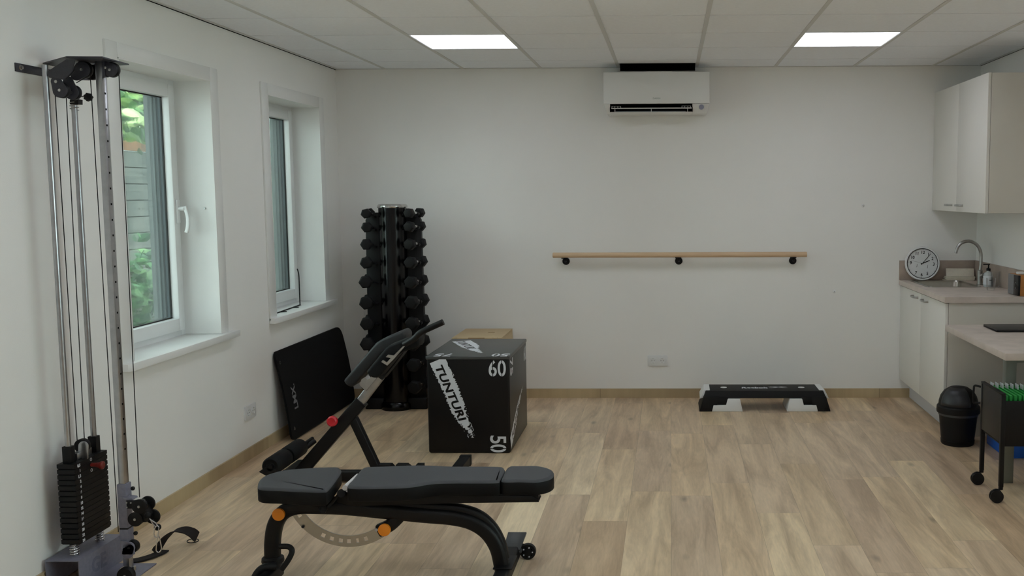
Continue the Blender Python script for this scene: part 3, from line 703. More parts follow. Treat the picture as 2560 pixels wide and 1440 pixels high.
# trolley
tx0, tx1, ty0, ty1, tz = 1.705, 2.15, 5.048, 5.39, .572
t = thing('filing_trolley', 'black metal filing trolley on castors under the desk edge', 'trolley', ((tx0+tx1)/2, (ty0+ty1)/2, 0))
mkobj('side_panel', MB().box(tx0+.002, tx0+.012, ty0+.02, ty1-.02, .315, tz-.004), mat('trolley_black_side', (26, 24, 22), .5), t, bevel=.001)
mkobj('side_panel', MB().box(tx1-.012, tx1-.002, ty0+.02, ty1-.02, .315, tz-.004), m_blackm, t, bevel=.001)
mkobj('front_panel', MB().box(tx0+.02, tx1-.02, ty0+.002, ty0+.012, .30, tz-.035), m_blackm, t, bevel=.001)
mkobj('back_panel', MB().box(tx0+.02, tx1-.02, ty1-.012, ty1-.002, .30, tz-.015), m_blackm, t, bevel=.001)
mkobj('bottom_panel', MB().box(tx0+.012, tx1-.012, ty0+.012, ty1-.012, .30, .306), m_blackm, t, smooth=False)
mkobj('top_rim', MB().box(tx0-.001, tx0+.020, ty0-.001, ty1+.001, tz-.004, tz+.006).box(tx1-.02, tx1+.001, ty0-.001, ty1+.001, tz-.004, tz+.006), m_blackm, t, bevel=.002)
for x in (tx0, tx1-.022):
    for y in (ty0, ty1-.022):
        lg_ = mkobj('leg', MB().box(x, x+.022, y, y+.022, .083, tz-.005), m_blackm, t, bevel=.002)
        cs = MB().cyl((x+.011, y+.011, .07), (x+.011, y+.011, .084), .012, seg=14)
        for s in (-.013, .007): cs.cyl((x-.010, y+.011+s-.001, .034), (x-.010, y+.011+s+.009, .034), .034, seg=26)
        cs.prism([(x-.03+.02+.028*math.cos(a), y+.006, .045+.028*math.sin(a)) for a in [math.radians(v) for v in range(-20, 201, 20)]], (0, .011, 0))
        mkobj('castor', cs, m_blackp, lg_)
hp = MB().tube(spline([(tx0+.0, ty1+.004, .545), (tx0-.03, ty1+.012, .55), (tx0-.036, ty1+.012, .53), (tx0-.036, ty1+.012, .47), (tx0-.03, ty1+.012, .455), (tx0, ty1+.004, .455)]), .006, 8)
mkobj('push_handle', hp, m_blackm, t)
fold = None
for k in range(16):
    x = tx0+.034+k*.0235
    t2 = thing('hanging_folder', 'green hanging folder with a white tab in the black filing trolley', 'folder', (x, (ty0+ty1)/2, .33), 'green hanging folders in the filing trolley')
    mkobj('folder_sheet', MB().quad_box([(x-.001, ty0+.03, .33), (x+.001, ty0+.03, .33), (x+.001, ty1-.03, .33), (x-.001, ty1-.03, .33), (x-.007, ty0+.03, tz-.012), (x+.007, ty0+.03, tz-.012), (x+.007, ty1-.03, tz-.012), (x-.007, ty1-.03, tz-.012)]), m_green, t2, smooth=False)
    yt = ty0+.235-(k % 16)*.009
    mkobj('index_tab', MB().box(x-.003, x-.001, yt, yt+.05, tz-.013, tz+.014), m_label, t2, smooth=False)
# bin
bx, by = at(2405, 1120, 'z', 0).x+.004, 6.285
t = thing('waste_bin', 'black plastic waste bin with a domed swing lid beside the base cabinet', 'waste bin', (bx, by, 0))
mkobj('bucket', MB().lathe((bx, by, 0), [(0, 0), (.098, 0), (.104, .008), (.106, .03), (.103, .03), (.122, .212), (0, .212)], seg=40), m_blackp, t)
mkobj('rim', MB().lathe((bx, by, .205), [(.122, 0), (.134, .002), (.136, .012), (.134, .040), (.126, .05), (.118, .05)], seg=40), m_blackp, t)
mkobj('domed_lid', MB().lathe((bx, by, .248), [(.124, 0), (.122, .03), (.112, .065), (.09, .098), (.055, .120), (0, .128)], seg=40), m_blackp, t)
fl_ = MB(); 
for i in range(10):
    pass
dome = [(.126, .012), (.1245, .03), (.1145, .065), (.0925, .099), (.057, .121)]
bmx = bmesh.new(); grid = []
for r, h in dome:
    grid.append([bmx.verts.new((bx + (r+.003)*math.cos(math.radians(a)), by + (r+.003)*math.sin(math.radians(a)), .248+h)) for a in range(198, 290, 7)])
for a_, b_ in zip(grid, grid[1:]):
    for i in range(len(a_)-1): bmx.faces.new((a_[i], a_[i+1], b_[i+1], b_[i]))
of = mkobj('swing_flap', bmx, mat('bin_flap', (36, 37, 40), .42, var=.1), t); sm = of.modifiers.new('t', 'SOLIDIFY'); sm.thickness = .003
mkobj('bin_liner', MB().annulus((bx, by, .195), [(.123, 0), (.1245, -.004), (.1245, .012), (.123, .014)], seg=30), mat('liner_grey', (60, 62, 66), .3), t)
# blue crate
t = thing('storage_crate', 'blue plastic storage crate on the floor under the desk', 'crate', (2.2, 6.12, 0))
cx0, cx1, cy0, cy1 = 2.035, 2.36, 5.92, 6.29
cm = MB().box(cx0, cx1, cy0, cy1, .0, .01).box(cx0, cx0+.006, cy0, cy1, .01, .17).box(cx1-.006, cx1, cy0, cy1, .01, .17).box(cx0+.006, cx1-.006, cy0, cy0+.006, .01, .17).box(cx0+.006, cx1-.006, cy1-.006, cy1, .01, .17)
mkobj('crate_body', cm, m_blue, t, bevel=.002)
for y in (6.03, 6.09, 6.15): mkobj('raised_ring', MB().annulus((cx0, y, .085), [(.026, 0), (.026, .002), (.019, .002), (.019, 0)], axis=(-1, 0, 0), seg=20), mat('crate_dark_blue', (16, 62, 140), .45), t)
mkobj('crate_rim', MB().box(cx0-.006, cx0, cy0-.006, cy1+.006, .16, .172).box(cx0, cx1, cy0-.006, cy0, .16, .172), m_blue, t, bevel=.001)

# ------------------------------------------------------------------ aerobic step
y0, y1 = 7.222, 7.515
t = thing('aerobic_step', 'black and white aerobic step platform against the back wall', 'aerobic step', (.70, 7.37, 0))
def sp_x(pxv, pyv): return at(pxv, pyv, 'y', y0)
lb, rb_, lt, rt_ = .213, 1.184, .262, 1.132
deck = MB().quad_box([(.245, y0+.004, .098), (1.152, y0+.004, .098), (1.152, y1, .098), (.245, y1, .098), (lt, y0+.022, .15), (rt_, y0+.022, .15), (rt_, y1-.01, .15), (lt, y1-.01, .15)])
mkobj('deck', deck, m_rubber, t, bevel=.006, seg=3)
for s in (0, 1):
    def X(v): return v if s == 0 else (lb+rb_) - v
    o = MB().quad_box([(X(lb), y0, 0), (X(.34), y0, 0), (X(.34), y1, 0), (X(lb), y1, 0), (X(.247), y0+.004, .112), (X(.36), y0+.004, .112), (X(.36), y1-.003, .112), (X(.247), y1-.003, .112)])
    o.quad_box([(X(.339), y0+.003, .05), (X(.425), y0+.003, .05), (X(.425), y1, .05), (X(.339), y1, .05), (X(.345), y0+.004, .11), (X(.43), y0+.004, .11), (X(.43), y1-.003, .11), (X(.345), y1-.003, .11)])
    mkobj('end_block', o, m_rubber, t, bevel=.004)
    wpoly = [(at(1780, 1029, 'y', y0), 0), (at(1784, 1013, 'y', y0), 0), (at(1815, 1013, 'y', y0), 0), (at(1819.5, 997, 'y', y0), 0), (at(1850, 997, 'y', y0), 0), (at(1857, 1029, 'y', y0), 0)]
    pts = []
    for q, _ in wpoly: pts.append(Vector((X(q.x), y0-.004, max(.001, q.z))))
    mkobj('riser', MB().prism(pts, (0, .29, 0)), m_whitep, t, bevel=.002)
    cap = MB().quad_box([(X(.218), y0+.05, .085), (X(.262), y0+.05, .1), (X(.262), y1-.006, .1), (X(.222), y1-.006, .09), (X(.252), y0+.05, .1535), (X(.295), y0+.05, .1535), (X(.297), y1-.012, .153), (X(.256), y1-.012, .153)])
    mkobj('corner_cap', cap, m_whitep, t, bevel=.003)
    p = at(1809 if s == 0 else 2003, 968, 'z', .152)
    mkobj('round_pad', MB().lathe((p.x, p.y, .150), [(0, .0), (.024, 0), (.024, .002), (.021, .0028), (0, .0028)]), m_whitep, t)
p = at(1853, 970, 'z', .151)
mkobj('logo_lettering', text_mesh('Reebok', .066, .0005, frame4((p.x, p.y-.012, .1512), (1, 0, 0), (0, 1, 0)), bold=.0022, sx=.95, shear=.1), m_white, t, smooth=False)
xg = MB(); p = at(1921, 968, 'z', .151)
for sgn in (-1, 1):
    xg.prism([(p.x+a, p.y+b*sgn, .1512) for a, b in ((0, -.026), (.03, -.02), (.10, .024), (.14, .026), (.115, .017), (.05, -.022), (.02, -.03))], (0, 0, .0006))
mkobj('logo_cross', xg, m_white, t, smooth=False)

# ------------------------------------------------------------------ plyo boxes
bx0, bx1, by0, by1, bz = -1.508, -.995, 6.035, 6.765, .608
t = thing('plyo_box', 'large black soft plyo box with white lettering and numbers', 'plyo box', ((bx0+bx1)/2, (by0+by1)/2, 0))
mkobj('padded_cover', MB().box(bx0, bx1, by0, by1, .002, bz), m_plyoblk, t, bevel=.014, seg=4, angle=60)
mkobj('lid_flap', MB().box(bx0-.004, bx1+.004, by0-.004, by1+.003, bz-.016, bz+.006), mat('plyo_top_vinyl', (70, 71, 71), .38, var=.06, bump=.15, bscale=200), t, bevel=.006, seg=3)  # lid greyed to carry the reflection on the black top
def stroke(o, du, dv, nrm, length, width, seed, tip=.45):
    """ragged brush stroke: starts at o, runs along du, width along dv"""
    rr = random.Random(seed); o, du, dv = Vector(o), Vector(du).normalized(), Vector(dv).normalized()
    N = 90; top = []; bot = []
    for i in range(N+1):
        s = i/N
        env = 1.0 if s < tip else max(.06, 1 - (s-tip)/(1-tip)*.86)
        j1 = rr.random()**2*.020*(.2+s*1.2) ; j2 = rr.random()**2*.020*(.2+s)
        ln_ = s*length + (rr.random()-.5)*length*.010
        wob = .010*s*math.sin(7*s)
        top.append(o + du*ln_ + dv*(width*.5*env - j1 + wob)); bot.append(o + du*ln_ + dv*(-width*.5*env*1.0 + j2 + wob))
    return MB_poly(top, bot, nrm)
def MB_poly(top, bot, nrm):
    m = MB(); d = Vector(nrm)*.0008
    for i in range(len(top)-1):
        m.prism([top[i], top[i+1], bot[i+1], bot[i]], d)
    return m
def flecks(o, du, dv, nrm, length, width, seed, n=60):
    rr = random.Random(seed); m = MB(); o, du, dv = Vector(o), Vector(du).normalized(), Vector(dv).normalized()
    for i in range(n):
        s = rr.random()**.6; side = 1 if rr.random() < .7 else -1
        c = o + du*(s*length) + dv*(side*width*(.5*(1-.75*max(0, s-.4)/.6)+rr.random()*.16))
        a, b = rr.uniform(.002, .006), rr.uniform(.001, .003)
        m.prism([c+du*a, c+dv*b, c-du*a, c-dv*b], Vector(nrm)*.0008)
    return m
# front face
yF = by0-.0012
du = Vector((.205, 0, -.49)).normalized(); dv = Vector((.49, 0, .205)).normalized()
so_ = (bx0+.068, yF, .590)
bt = stroke(so_, du, dv, (0, -1, 0), .535, .105, 5, tip=.62)
mkobj('brush_print', bt, m_white, t, smooth=False)
mkobj('brush_print', flecks(so_, du, dv, (0, -1, 0), .53, .088, 8), m_white, t, smooth=False)
tf = frame4(Vector(so_) + du*.030 - dv*.030 + Vector((0, -.0012, 0)), du, dv)
mkobj('lettering', text_mesh('TUNTURI', .066, .0005, tf, bold=.0022, sx=1.30, shear=.15, spacing=1.04), m_plyoblk, t, smooth=False)
def num(s, o, r, u, size, par, gw=.068, name='number_print'):
    """condensed stencil digits of height size, each gw wide"""
    r_, u_ = Vector(r).normalized(), Vector(u).normalized(); n_ = r_.cross(u_)
    for k, ch in enumerate(s):
        bm = text_mesh(ch, 1.0, .0005, None, bold=.014)
        xs = [v.co.x for v in bm.verts]; ys_ = [v.co.y for v in bm.verts]
        w_, h_ = max(xs)-min(xs), max(ys_)-min(ys_)
        g_ = size*.50
        bmesh.ops.translate(bm, verts=bm.verts[:], vec=(-min(xs), -min(ys_), 0))
        bmesh.ops.transform(bm, matrix=Matrix.Diagonal((g_/w_, size/h_, 1, 1)), verts=bm.verts[:])
        base = Vector(o) + r_*(k*g_*1.12)
        bmesh.ops.transform(bm, matrix=frame4(base, r_, u_), verts=bm.verts[:])
        ob = mkobj(name, bm, m_white, par, smooth=False)
        if ch in '06':
            c0_ = base + r_*(g_/2) + n_*.0007
            mkobj('stencil_gap', MB().prism([c0_ - r_*.0022 - u_*.001, c0_ + r_*.0022 - u_*.001, c0_ + r_*.0022 + u_*size*1.01, c0_ - r_*.0022 + u_*size*1.01], n_*.0006), m_plyoblk, ob, smooth=False)
q = at(1222, 941, 'y', yF); num('60', (q.x, yF-.0002, q.z), (1, 0, 0), (0, 0, 1), .100, t)
q = at(1225, 1089, 'y', yF); num('50', (q.x, yF-.0002, q.z), (0, 0, -1), (1, 0, 0), .100, t)
# top face
zT = bz+.0065
q = at(1124, 891, 'z', zT); num('75', (q.x, q.y+.105, zT), (-1, 0, 0), (0, -1, 0), .10, t)
q = at(1272, 891, 'z', zT); num('50', (q.x-.008, q.y+.105, zT), (-1, 0, 0), (0, -1, 0), .10, t)
a_, b_ = at(1150, 852, 'z', zT), at(1200, 882, 'z', zT); du2 = (b_-a_).normalized(); dv2 = Vector((0, 0, 1)).cross(du2)
a_ = a_ + dv2*0
mkobj('brush_print', stroke(a_+Vector((.01, -.01, 0)), du2, dv2, (0, 0, 1), (b_-a_).length, .13, 11), m_white, t, smooth=False)
mkobj('lettering', text_mesh('TUNTURI', .08, .0005, frame4(a_+Vector((.0, -.0, .0012)) + du2*.02 - dv2*.035, du2, dv2), bold=.001, sx=1.05, shear=.15), m_plyoblk, t, smooth=False)
# right face (x = bx1)
xF = bx1+.0012
def rp(px, py): q = at(px, py, 'x', xF); return q
a_, b_ = rp(1306, 966), rp(1277, 1108); du3 = (b_-a_).normalized(); dv3 = Vector((1, 0, 0)).cross(du3)
mkobj('brush_print', stroke(b_, -du3, dv3, (1, 0, 0), (b_-a_).length, .085, 21), m_white, t, smooth=False)
mkobj('lettering', text_mesh('TUNTURI', .066, .0005, frame4(b_ - du3*.05 + dv3*.028 + Vector((.0012, 0, 0)), -du3, -dv3), bold=.001, sx=1.2, shear=.15), m_plyoblk, t, smooth=False)
num('75', (xF, by0+.03, .585), (0, 0, -1), (0, 1, 0), .10, t)
num('60', (xF, by1-.13, .475), (0, 1, 0), (0, 0, 1), .10, t)
# wooden box
wx0, wx1, wy0, wy1, wz = -1.60, -1.235, 7.17, 7.68, .56
t = thing('wooden_plyo_box', 'light plywood plyo box by the back wall behind the black one', 'plyo box', (-1.42, 7.42, 0))
mkobj('side_panel', MB().box(wx0, wx1, wy0, wy0+.018, .001, wz-.019), m_ply, t, bevel=.001)
mkobj('side_panel', MB().box(wx0, wx1, wy1-.018, wy1, .001, wz-.019), m_ply, t, bevel=.001)
mkobj('end_panel', MB().box(wx0, wx0+.018, wy0+.0185, wy1-.0185, .001, wz-.019), m_ply, t, bevel=.001)
mkobj('end_panel', MB().box(wx1-.018, wx1, wy0+.0185, wy1-.0185, .001, wz-.019), m_ply, t, bevel=.001)
hx, hy = -1.36, 7.46
tp = MB().box(wx0, wx1, wy0, hy-.02, wz-.018, wz).box(wx0, wx1, hy+.02, wy1, wz-.018, wz).box(wx0, hx-.025, hy-.02, hy+.02, wz-.018, wz).box(hx+.025, wx1, hy-.02, hy+.02, wz-.018, wz)
mkobj('top_panel', tp, m_ply, t, smooth=False)
mkobj('finger_joint', MB().box(wx0+.12, wx0+.24, wy0-.0006, wy0+.018, wz-.0185, wz+.0006), mat('ply_edge', (158, 130, 96), .7), t, smooth=False)
for x in (wx0+.03, wx1-.03, wx0+.3): mkobj('screw', MB().cyl((x, wy0+.009, wz), (x, wy0+.009, wz+.0008), .004, seg=10), m_greyframe3, t)

# ------------------------------------------------------------------ leaning mat
N = 14; ya, yb_ = 6.305, 7.60; hh = .60; r = .075
t = thing('exercise_mat', 'black exercise mat leaning on the left wall below the far window', 'mat', (-2.5, 6.9, 0))
def mat_pt(y, s):   # s = 0 bottom .. hh top ; lean
    u = s/hh
    x = -2.463 - .098*u + .012*math.sin(PI*u)
    return Vector((x, y, .008 + s*.975))
bm = bmesh.new(); outl = []
prof = []
for cxm, cym, a0 in ((yb_-r, hh-r, 0), (ya+r, hh-r, 90), (ya+r, r, 180), (yb_-r, r, 270)):
    rr = r if a0 in (0, 90) and cxm > 7 else r*.62
    c2 = (yb_-rr if cxm > 7 else ya+rr, hh-rr if cym > .3 else rr)
    for i in range(7):
        a = math.radians(a0 + 90*i/6); prof.append((c2[0]+rr*math.cos(a), c2[1]+rr*math.sin(a)))
# build rows of strips so that the sheet bends
def width_at(s):
    ys_ = []
    n = len(prof)
    for i in range(n):
        (y1_, s1), (y2_, s2) = prof[i], prof[(i+1) % n]
        if (s1-s)*(s2-s) <= 0 and abs(s1-s2) > 1e-9: ys_.append(y1_+(y2_-y1_)*(s-s1)/(s2-s1))
    return (min(ys_), max(ys_)) if ys_ else None
levels = sorted(set([0.0005] + [hh-.0005] + [r*.62*(1-math.cos(math.radians(a))) for a in range(10, 91, 10)] + [hh-r*(1-math.cos(math.radians(a))) for a in range(10, 91, 10)] + [hh*i/12 for i in range(1, 12)]))
front = []; back = []
TH = .014
for s in levels:
    w0, w1 = width_at(s)
    nf = []; nb = []
    for i in range(9):
        y = w0 + (w1-w0)*i/8; p = mat_pt(y, s); nf.append(bm.verts.new(p)); nb.append(bm.verts.new(p - Vector((TH, 0, 0))))
    front.append(nf); back.append(nb)
for g in (front, back):
    for a_, b_ in zip(g, g[1:]):
        for i in range(8): bm.faces.new((a_[i], a_[i+1], b_[i+1], b_[i]))
for i in range(len(levels)-1):
    for j in (0, 8): bm.faces.new((front[i][j], front[i+1][j], back[i+1][j], back[i][j]))
for i in range(8):
    for k_ in (0, -1): bm.faces.new((front[k_][i], front[k_][i+1], back[k_][i+1], back[k_][i]))
mkobj('mat_sheet', bm, mat('mat_foam', (9, 9, 10), .85, var=.1, bump=.2, spec=.25), t, angle=50)
for y, s in ((ya+.045, hh-.075), (ya+.06, .075)):
    p = mat_pt(y, s) + Vector((.0005, 0, 0))
    mkobj('eyelet', MB().annulus(p, [(.011, 0), (.011, .001), (.006, .001), (.006, 0)], axis=(1, 0, .15), seg=18), m_steel, t)
p = mat_pt(6.475, .19)
uT = (mat_pt(6.5, .34) - mat_pt(6.5, .19)).normalized()
mkobj('logo_lettering', text_mesh('LMX.', .088, .0004, frame4(p + Vector((.0022, 0, 0)), uT, (0, -1, 0)), bold=.0018, sx=.88), mat('grey_print', (120, 120, 122), .6), t, smooth=False)

# ------------------------------------------------------------------ bookend wire on the far sill
t = thing('wire_stand', 'thin black wire stand on the sill of the window by the corner', 'stand', (L-.09, 6.8, ZS+.019))
zt = ZS+.019+.004
pb = at(750, 762, 'z', zt); pa = at(688, 784, 'z', zt); 
up_ = at(750, 762, 'y', pb.y); tpz = at(745, 672, 'y', pb.y)
mkobj('wire_frame', MB().tube(spline([pa, pa*.5+pb*.5, pb*.97+pa*.03, pb, Vector((pb.x, pb.y, zt+.05)), Vector((pb.x, pb.y, zt+.20)), Vector((tpz.x, pb.y, tpz.z-.02)), Vector((tpz.x-.006, pb.y, tpz.z))], 5), .0042, 8, up=(1, 0, 0)), m_blackm, t)
for q in (pa*.3+pb*.7, pa*.9+pb*.1 + Vector((0, .05, 0))):
    mkobj('foot', MB().tube([q, q + Vector((.035, .015, -.0005))], .0035, 8, up=(0, 0, 1)), m_blackm, t)


# ------------------------------------------------------------------ dumbbell tower
TX, TY = -2.062, 7.36
t = thing('dumbbell_tower', 'tall black dumbbell tower with a chrome top cap in the back left corner', 'dumbbell rack', (TX, TY, 0))
mkobj('column', MB().lathe((TX, TY, .055), [(0, 0), (.102, 0), (.102, 1.455), (0, 1.455)], seg=48), m_blackg, t)
mkobj('top_cap', MB().lathe((TX, TY, 1.511), [(0, 0), (.108, 0), (.110, .006), (.109, .016), (.100, .026), (0, .030)], seg=48), m_chrome, t)
base = MB().lathe((TX, TY-.01, 0), [(0, 0), (.118, 0), (.122, .006), (.118, .045), (.106, .058), (0, .058)], seg=48)
mkobj('base_disc', base, m_blackg, t, angle=40)
for a_, b_ in ((TX-.235, TX-.09), (TX+.09, TX+.235)): mkobj('base_foot', MB().box(a_, b_, TY-.055, TY+.11, .0, .085), m_blackp, t, bevel=.012, seg=3)
levels_z = []
YD = 7.30
px_l = [(915, 534), (917, 568), (916, 611), (916, 657), (914, 705), (916, 757), (918, 809), (918, 860), (920, 912), (922, 966)]
px_r = [(1022, 533), (1023, 567), (1024, 611), (1026, 657), (1027, 706), (1029, 756), (1030, 809), (1031, 861), (1034, 913), (1036, 968)]
NL = 10
for s in (-1, 1):
    wp = [(TX+s*.09, .06), (TX+s*.218, .06), (TX+s*.205, 1.42), (TX+s*.175, 1.475), (TX+s*.09, 1.475)]
    mkobj('side_wing', MB().prism([(x, TY+.0, z) for x, z in wp], (0, .055, 0)), m_blackp, t, bevel=.004)
def dumbbell(size):
    """hex dumbbell along local Y, centre of the grip at the origin"""
    e = bpy.data.objects.new('dumbbell', None); COL.objects.link(e); e.empty_display_size = .05
    R_ = size; hl = R_*1.25; g = .062
    for s in (-1, 1):
        def hexa(y, rr): return [(rr*math.cos(math.radians(60*i)), y, rr*math.sin(math.radians(60*i))) for i in range(6)]
        bm = bmesh.new(); rg = [hexa(s*g, R_*.72), hexa(s*(g+.010), R_), hexa(s*(g+hl-.010), R_), hexa(s*(g+hl), R_*.80)]
        vs = [[bm.verts.new(p) for p in r] for r in rg]
        for a_, b_ in zip(vs, vs[1:]):
            for i in range(6): bm.faces.new((a_[i], a_[(i+1) % 6], b_[(i+1) % 6], b_[i]))
        bm.faces.new(vs[0]); bm.faces.new(vs[-1])
        mkobj('head', bm, m_rubber, e, bevel=.0025)
    mkobj('grip', MB().lathe((0, -g-.002, 0), [(0, 0), (.0125, 0), (.0125, .02), (.0155, g), (.0125, 2*g-.016), (.0125, 2*g+.004), (0, 2*g+.004)], axis=(0, 1, 0), seg=16), m_chrome, e)
    return e
def dup(root):
    r = root.copy(); COL.objects.link(r)
    for ch in list(root.children):
        c = ch.copy(); COL.objects.link(c); c.parent = r
    return r
ordn = ['first', 'second', 'third', 'fourth', 'fifth', 'sixth', 'seventh', 'eighth', 'ninth', 'lowest']
proto = None
hub = MB()
for side, pxs in ((-1, px_l), (1, px_r)):
    for i, (px, py) in enumerate(pxs):
        hp = at(px, py, 'y', 7.20)
        R_ = .038 + .0145*min(1, i/5)
        if proto is None: proto = dumbbell(.05); d = proto
        else: d = dup(proto)
        k = R_/.05; d.scale = (k, 1, k)
        ang = -side*.16
        d.rotation_euler = (0, (-.12 if side < 0 else .2) + .05*((i*7) % 5 - 2), ang)
        yy = 7.20 + .10
        d.location = (hp.x + side*.016, yy, hp.z)
        tag(d, 'black rubber hex dumbbell on the %s side of the tower, %s from the top' % ('left' if side < 0 else 'right', ordn[i]) if i < 9 else 'black rubber hex dumbbell, the lowest on the %s side of the tower' % ('left' if side < 0 else 'right'), 'dumbbell', 'hex dumbbells on the tower')
        # cradle under the grip
        cz = hp.z; cx2 = hp.x + side*.016
        cr2 = MB().prism([(cx2-.030, yy-.016, cz-.018), (cx2+.030, yy-.016, cz-.018), (cx2+.036, yy-.016, cz-.006), (cx2+.030, yy-.016, cz+.002), (cx2+.022, yy-.016, cz-.0175), (cx2-.022, yy-.016, cz-.0175), (cx2-.030, yy-.016, cz+.002), (cx2-.036, yy-.016, cz-.006)], (0, .032, 0))
        xw = TX + side*.12
        cr2.box(min(cx2, xw), max(cx2, xw), yy+.008, TY+.01, cz-.030, cz-.0185)
        mkobj('cradle', cr2, m_blackp, t, smooth=False)

# ------------------------------------------------------------------ back extension bench
Y0 = 5.43
t = thing('back_extension_bench', 'black back extension bench with red knob and steel slide behind the weight bench', 'exercise bench', (-1.75, Y0, 0))
def pl(px, py, y=Y0): return at(px, py, 'y', y)
def beam(name, a, b, w, d, m, parent=t, y=Y0, bev=.003, r=.006):
    A, B = pl(*a, y), pl(*b, y)
    return mkobj(name, MB().sweep([A, B], rrect(w, d, r, 3), up=(0, 1, 0)), m, parent, bevel=0)
pxm = 2478/5.43
mb_ = beam('main_beam', (745, 1188), (905, 1003), .070, .060, m_blackm)
sl_ = beam('slide_tube', (893, 1016), (985, 896), .050, .042, m_zinc)
for q in ((887, 1000), (876, 1014)):
    q1 = pl(q[0]+3, q[1], Y0-.0215); mkobj('pin_hole', MB().cyl(q1, q1 - Vector((0, .001, 0)), .005, seg=12), m_gap, sl_)
mkobj('red_knob', MB().lathe(pl(838, 1048, Y0-.03), [(.012, 0), (.012, .03), (.027, .034), (.030, .042), (.029, .058), (.022, .064), (.016, .061), (0, .061)], axis=(0, -1, 0), seg=26), m_red, t)
mkobj('stop_pin', MB().cyl(pl(852, 1056, Y0+.03), pl(868, 1058, Y0+.03), .009), m_redd, t)
mkobj('rear_leg', MB().sweep(spline([pl(862, 1030), pl(882, 1046), pl(893, 1066), pl(940, 1166)], 6), rrect(.046, .05, .006, 3), up=(0, 1, 0)), m_blackm, t)
hb = pl(952, 1150)
# floor frame
zb = .062
mkobj('base_beam', MB().box(-2.19, -1.17, Y0-.03, Y0+.03, .012, zb), m_blackm, t, bevel=.003)
fr_ = mkobj('rear_foot_bar', MB().box(-1.252, -1.190, Y0-.30, Y0+.335, .006, .058), m_blackm, t, bevel=.004)
for s in (-1, 1): mkobj('end_cap', MB().box(-1.255, -1.187, Y0+.018+s*.318-.022, Y0+.018+s*.318+.022, 0, .061), m_blackp, fr_, bevel=.004)
mkobj('front_foot_bar', MB().box(-2.195, -2.135, Y0-.26, Y0+.26, .006, .056), m_blackm, t, bevel=.004)
# adjustment rack teeth
rk = MB()
for a_, b_, c_ in ((945, 1010, 0), (965, 1008, 0)): pass
def tooth(x0p, x1p, x2p):
    A = pl(x0p, 1161, Y0-.02)
    zt_ = pl(950, 1160).z
    P_ = [pl(x0p, 1160), pl(x1p, 1160), pl(x2p, 1176), pl(x0p+6, 1176)]
    return P_
for a_ in ((940, 978, 993), (992, 1018, 1038), (1042, 1059, 1059)):
    P_ = tooth(*a_); 
    mkobj('rack_tooth', MB().prism([Vector((q.x, Y0-.026, max(q.z, zb))) for q in P_], (0, .052, 0)), m_blackm, t, smooth=False)
# ankle rollers
mkobj('roller_post', MB().sweep([pl(768, 1190), pl(768, 1150)], rrect(.05, .05, .005, 3), up=(0, 1, 0)), m_blackm, t)
for nm, c0, c1_, r_ in (('foam_roller', pl(676, 1168, Y0-.29), None, .050), ('foam_roller', pl(717, 1140, Y0-.05), None, .050)):
    a0_ = c0; a1_ = a0_ + Vector((-.0, .20, .0))
    mkobj(nm, MB().lathe(a0_, [(0, 0), (r_*.45, 0), (r_*.5, .004), (r_*.85, .0), (r_, .012), (r_, .188), (r_*.85, .2), (0, .2)], axis=(0, 1, 0), seg=28), m_vinyl_s, t, angle=50)
for (pa_, pb_) in (((690, 1166), (775, 1116)),):
    A = pl(676, 1168, Y0-.31)
    mkobj('roller_axle', MB().cyl(A, A + Vector((0, .62, 0)), .011), m_blackm, t)
A = pl(775, 1113, Y0+.2); mkobj('roller_axle', MB().cyl(A - Vector((.03, .02, .02)), A + Vector((.01, .05, .012)), .014), m_blackm, t)
mkobj('foot_cap', MB().prism([at(a, b, 'y', Y0-.29) for a, b in ((646, 1180), (663, 1168), (690, 1172), (694, 1196), (668, 1192))], (0, .05, 0)), m_blackp, t, bevel=.004)
# hip pads
def padpoly(pts, y, d, m, name='hip_pad', bev=.014):
    return mkobj(name, MB().prism([at(a, b, 'y', y) for a, b in pts], (0, d, 0)), m, t, bevel=bev, seg=4, angle=60)
padpoly([(857, 953), (940, 857), (955, 848), (1004, 827), (1014, 838), (1012, 852), (972, 872), (955, 884), (882, 968), (868, 966)], Y0+.06, .16, m_vinyl_d)
padpoly([(914, 931), (963, 871), (972, 864), (1034, 840), (1048, 846), (1046, 868), (1008, 880), (990, 892), (945, 946), (928, 945)], Y0-.20, .14, m_vinyl_s)
mkobj('pad_bracket', MB().prism([pl(a, b, Y0-.05) for a, b in ((946, 944), (986, 896), (1012, 862), (1016, 872), (990, 906), (955, 950))], (0, .10, 0)), m_blackm, t, smooth=False)
mkobj('pad_clip', MB().prism([pl(a, b, Y0-.215) for a, b in ((953, 905), (968, 914), (984, 898), (1016, 861), (1013, 860), (984, 889), (970, 887), (964, 893), (977, 895), (967, 906), (957, 900))], (0, .012, 0)), m_steel, t, smooth=False)
mkobj('slide_end_clip', MB().prism([pl(a, b, Y0-.035) for a, b in ((904, 948), (912, 943), (918, 950), (928, 944), (926, 938), (933, 938), (941, 946), (914, 978), (908, 972), (898, 962))], (0, .07, 0)), m_zinc, t, smooth=False)
hp_ = [pl(1010, 862, Y0-.2), pl(1034, 848, Y0-.21), pl(1048, 834, Y0-.21), pl(1064, 825, Y0-.21), pl(1108, 805, Y0-.21)]
mkobj('handle_bar', MB().tube(spline(hp_, 6), .0165, 16), m_blackp, t)

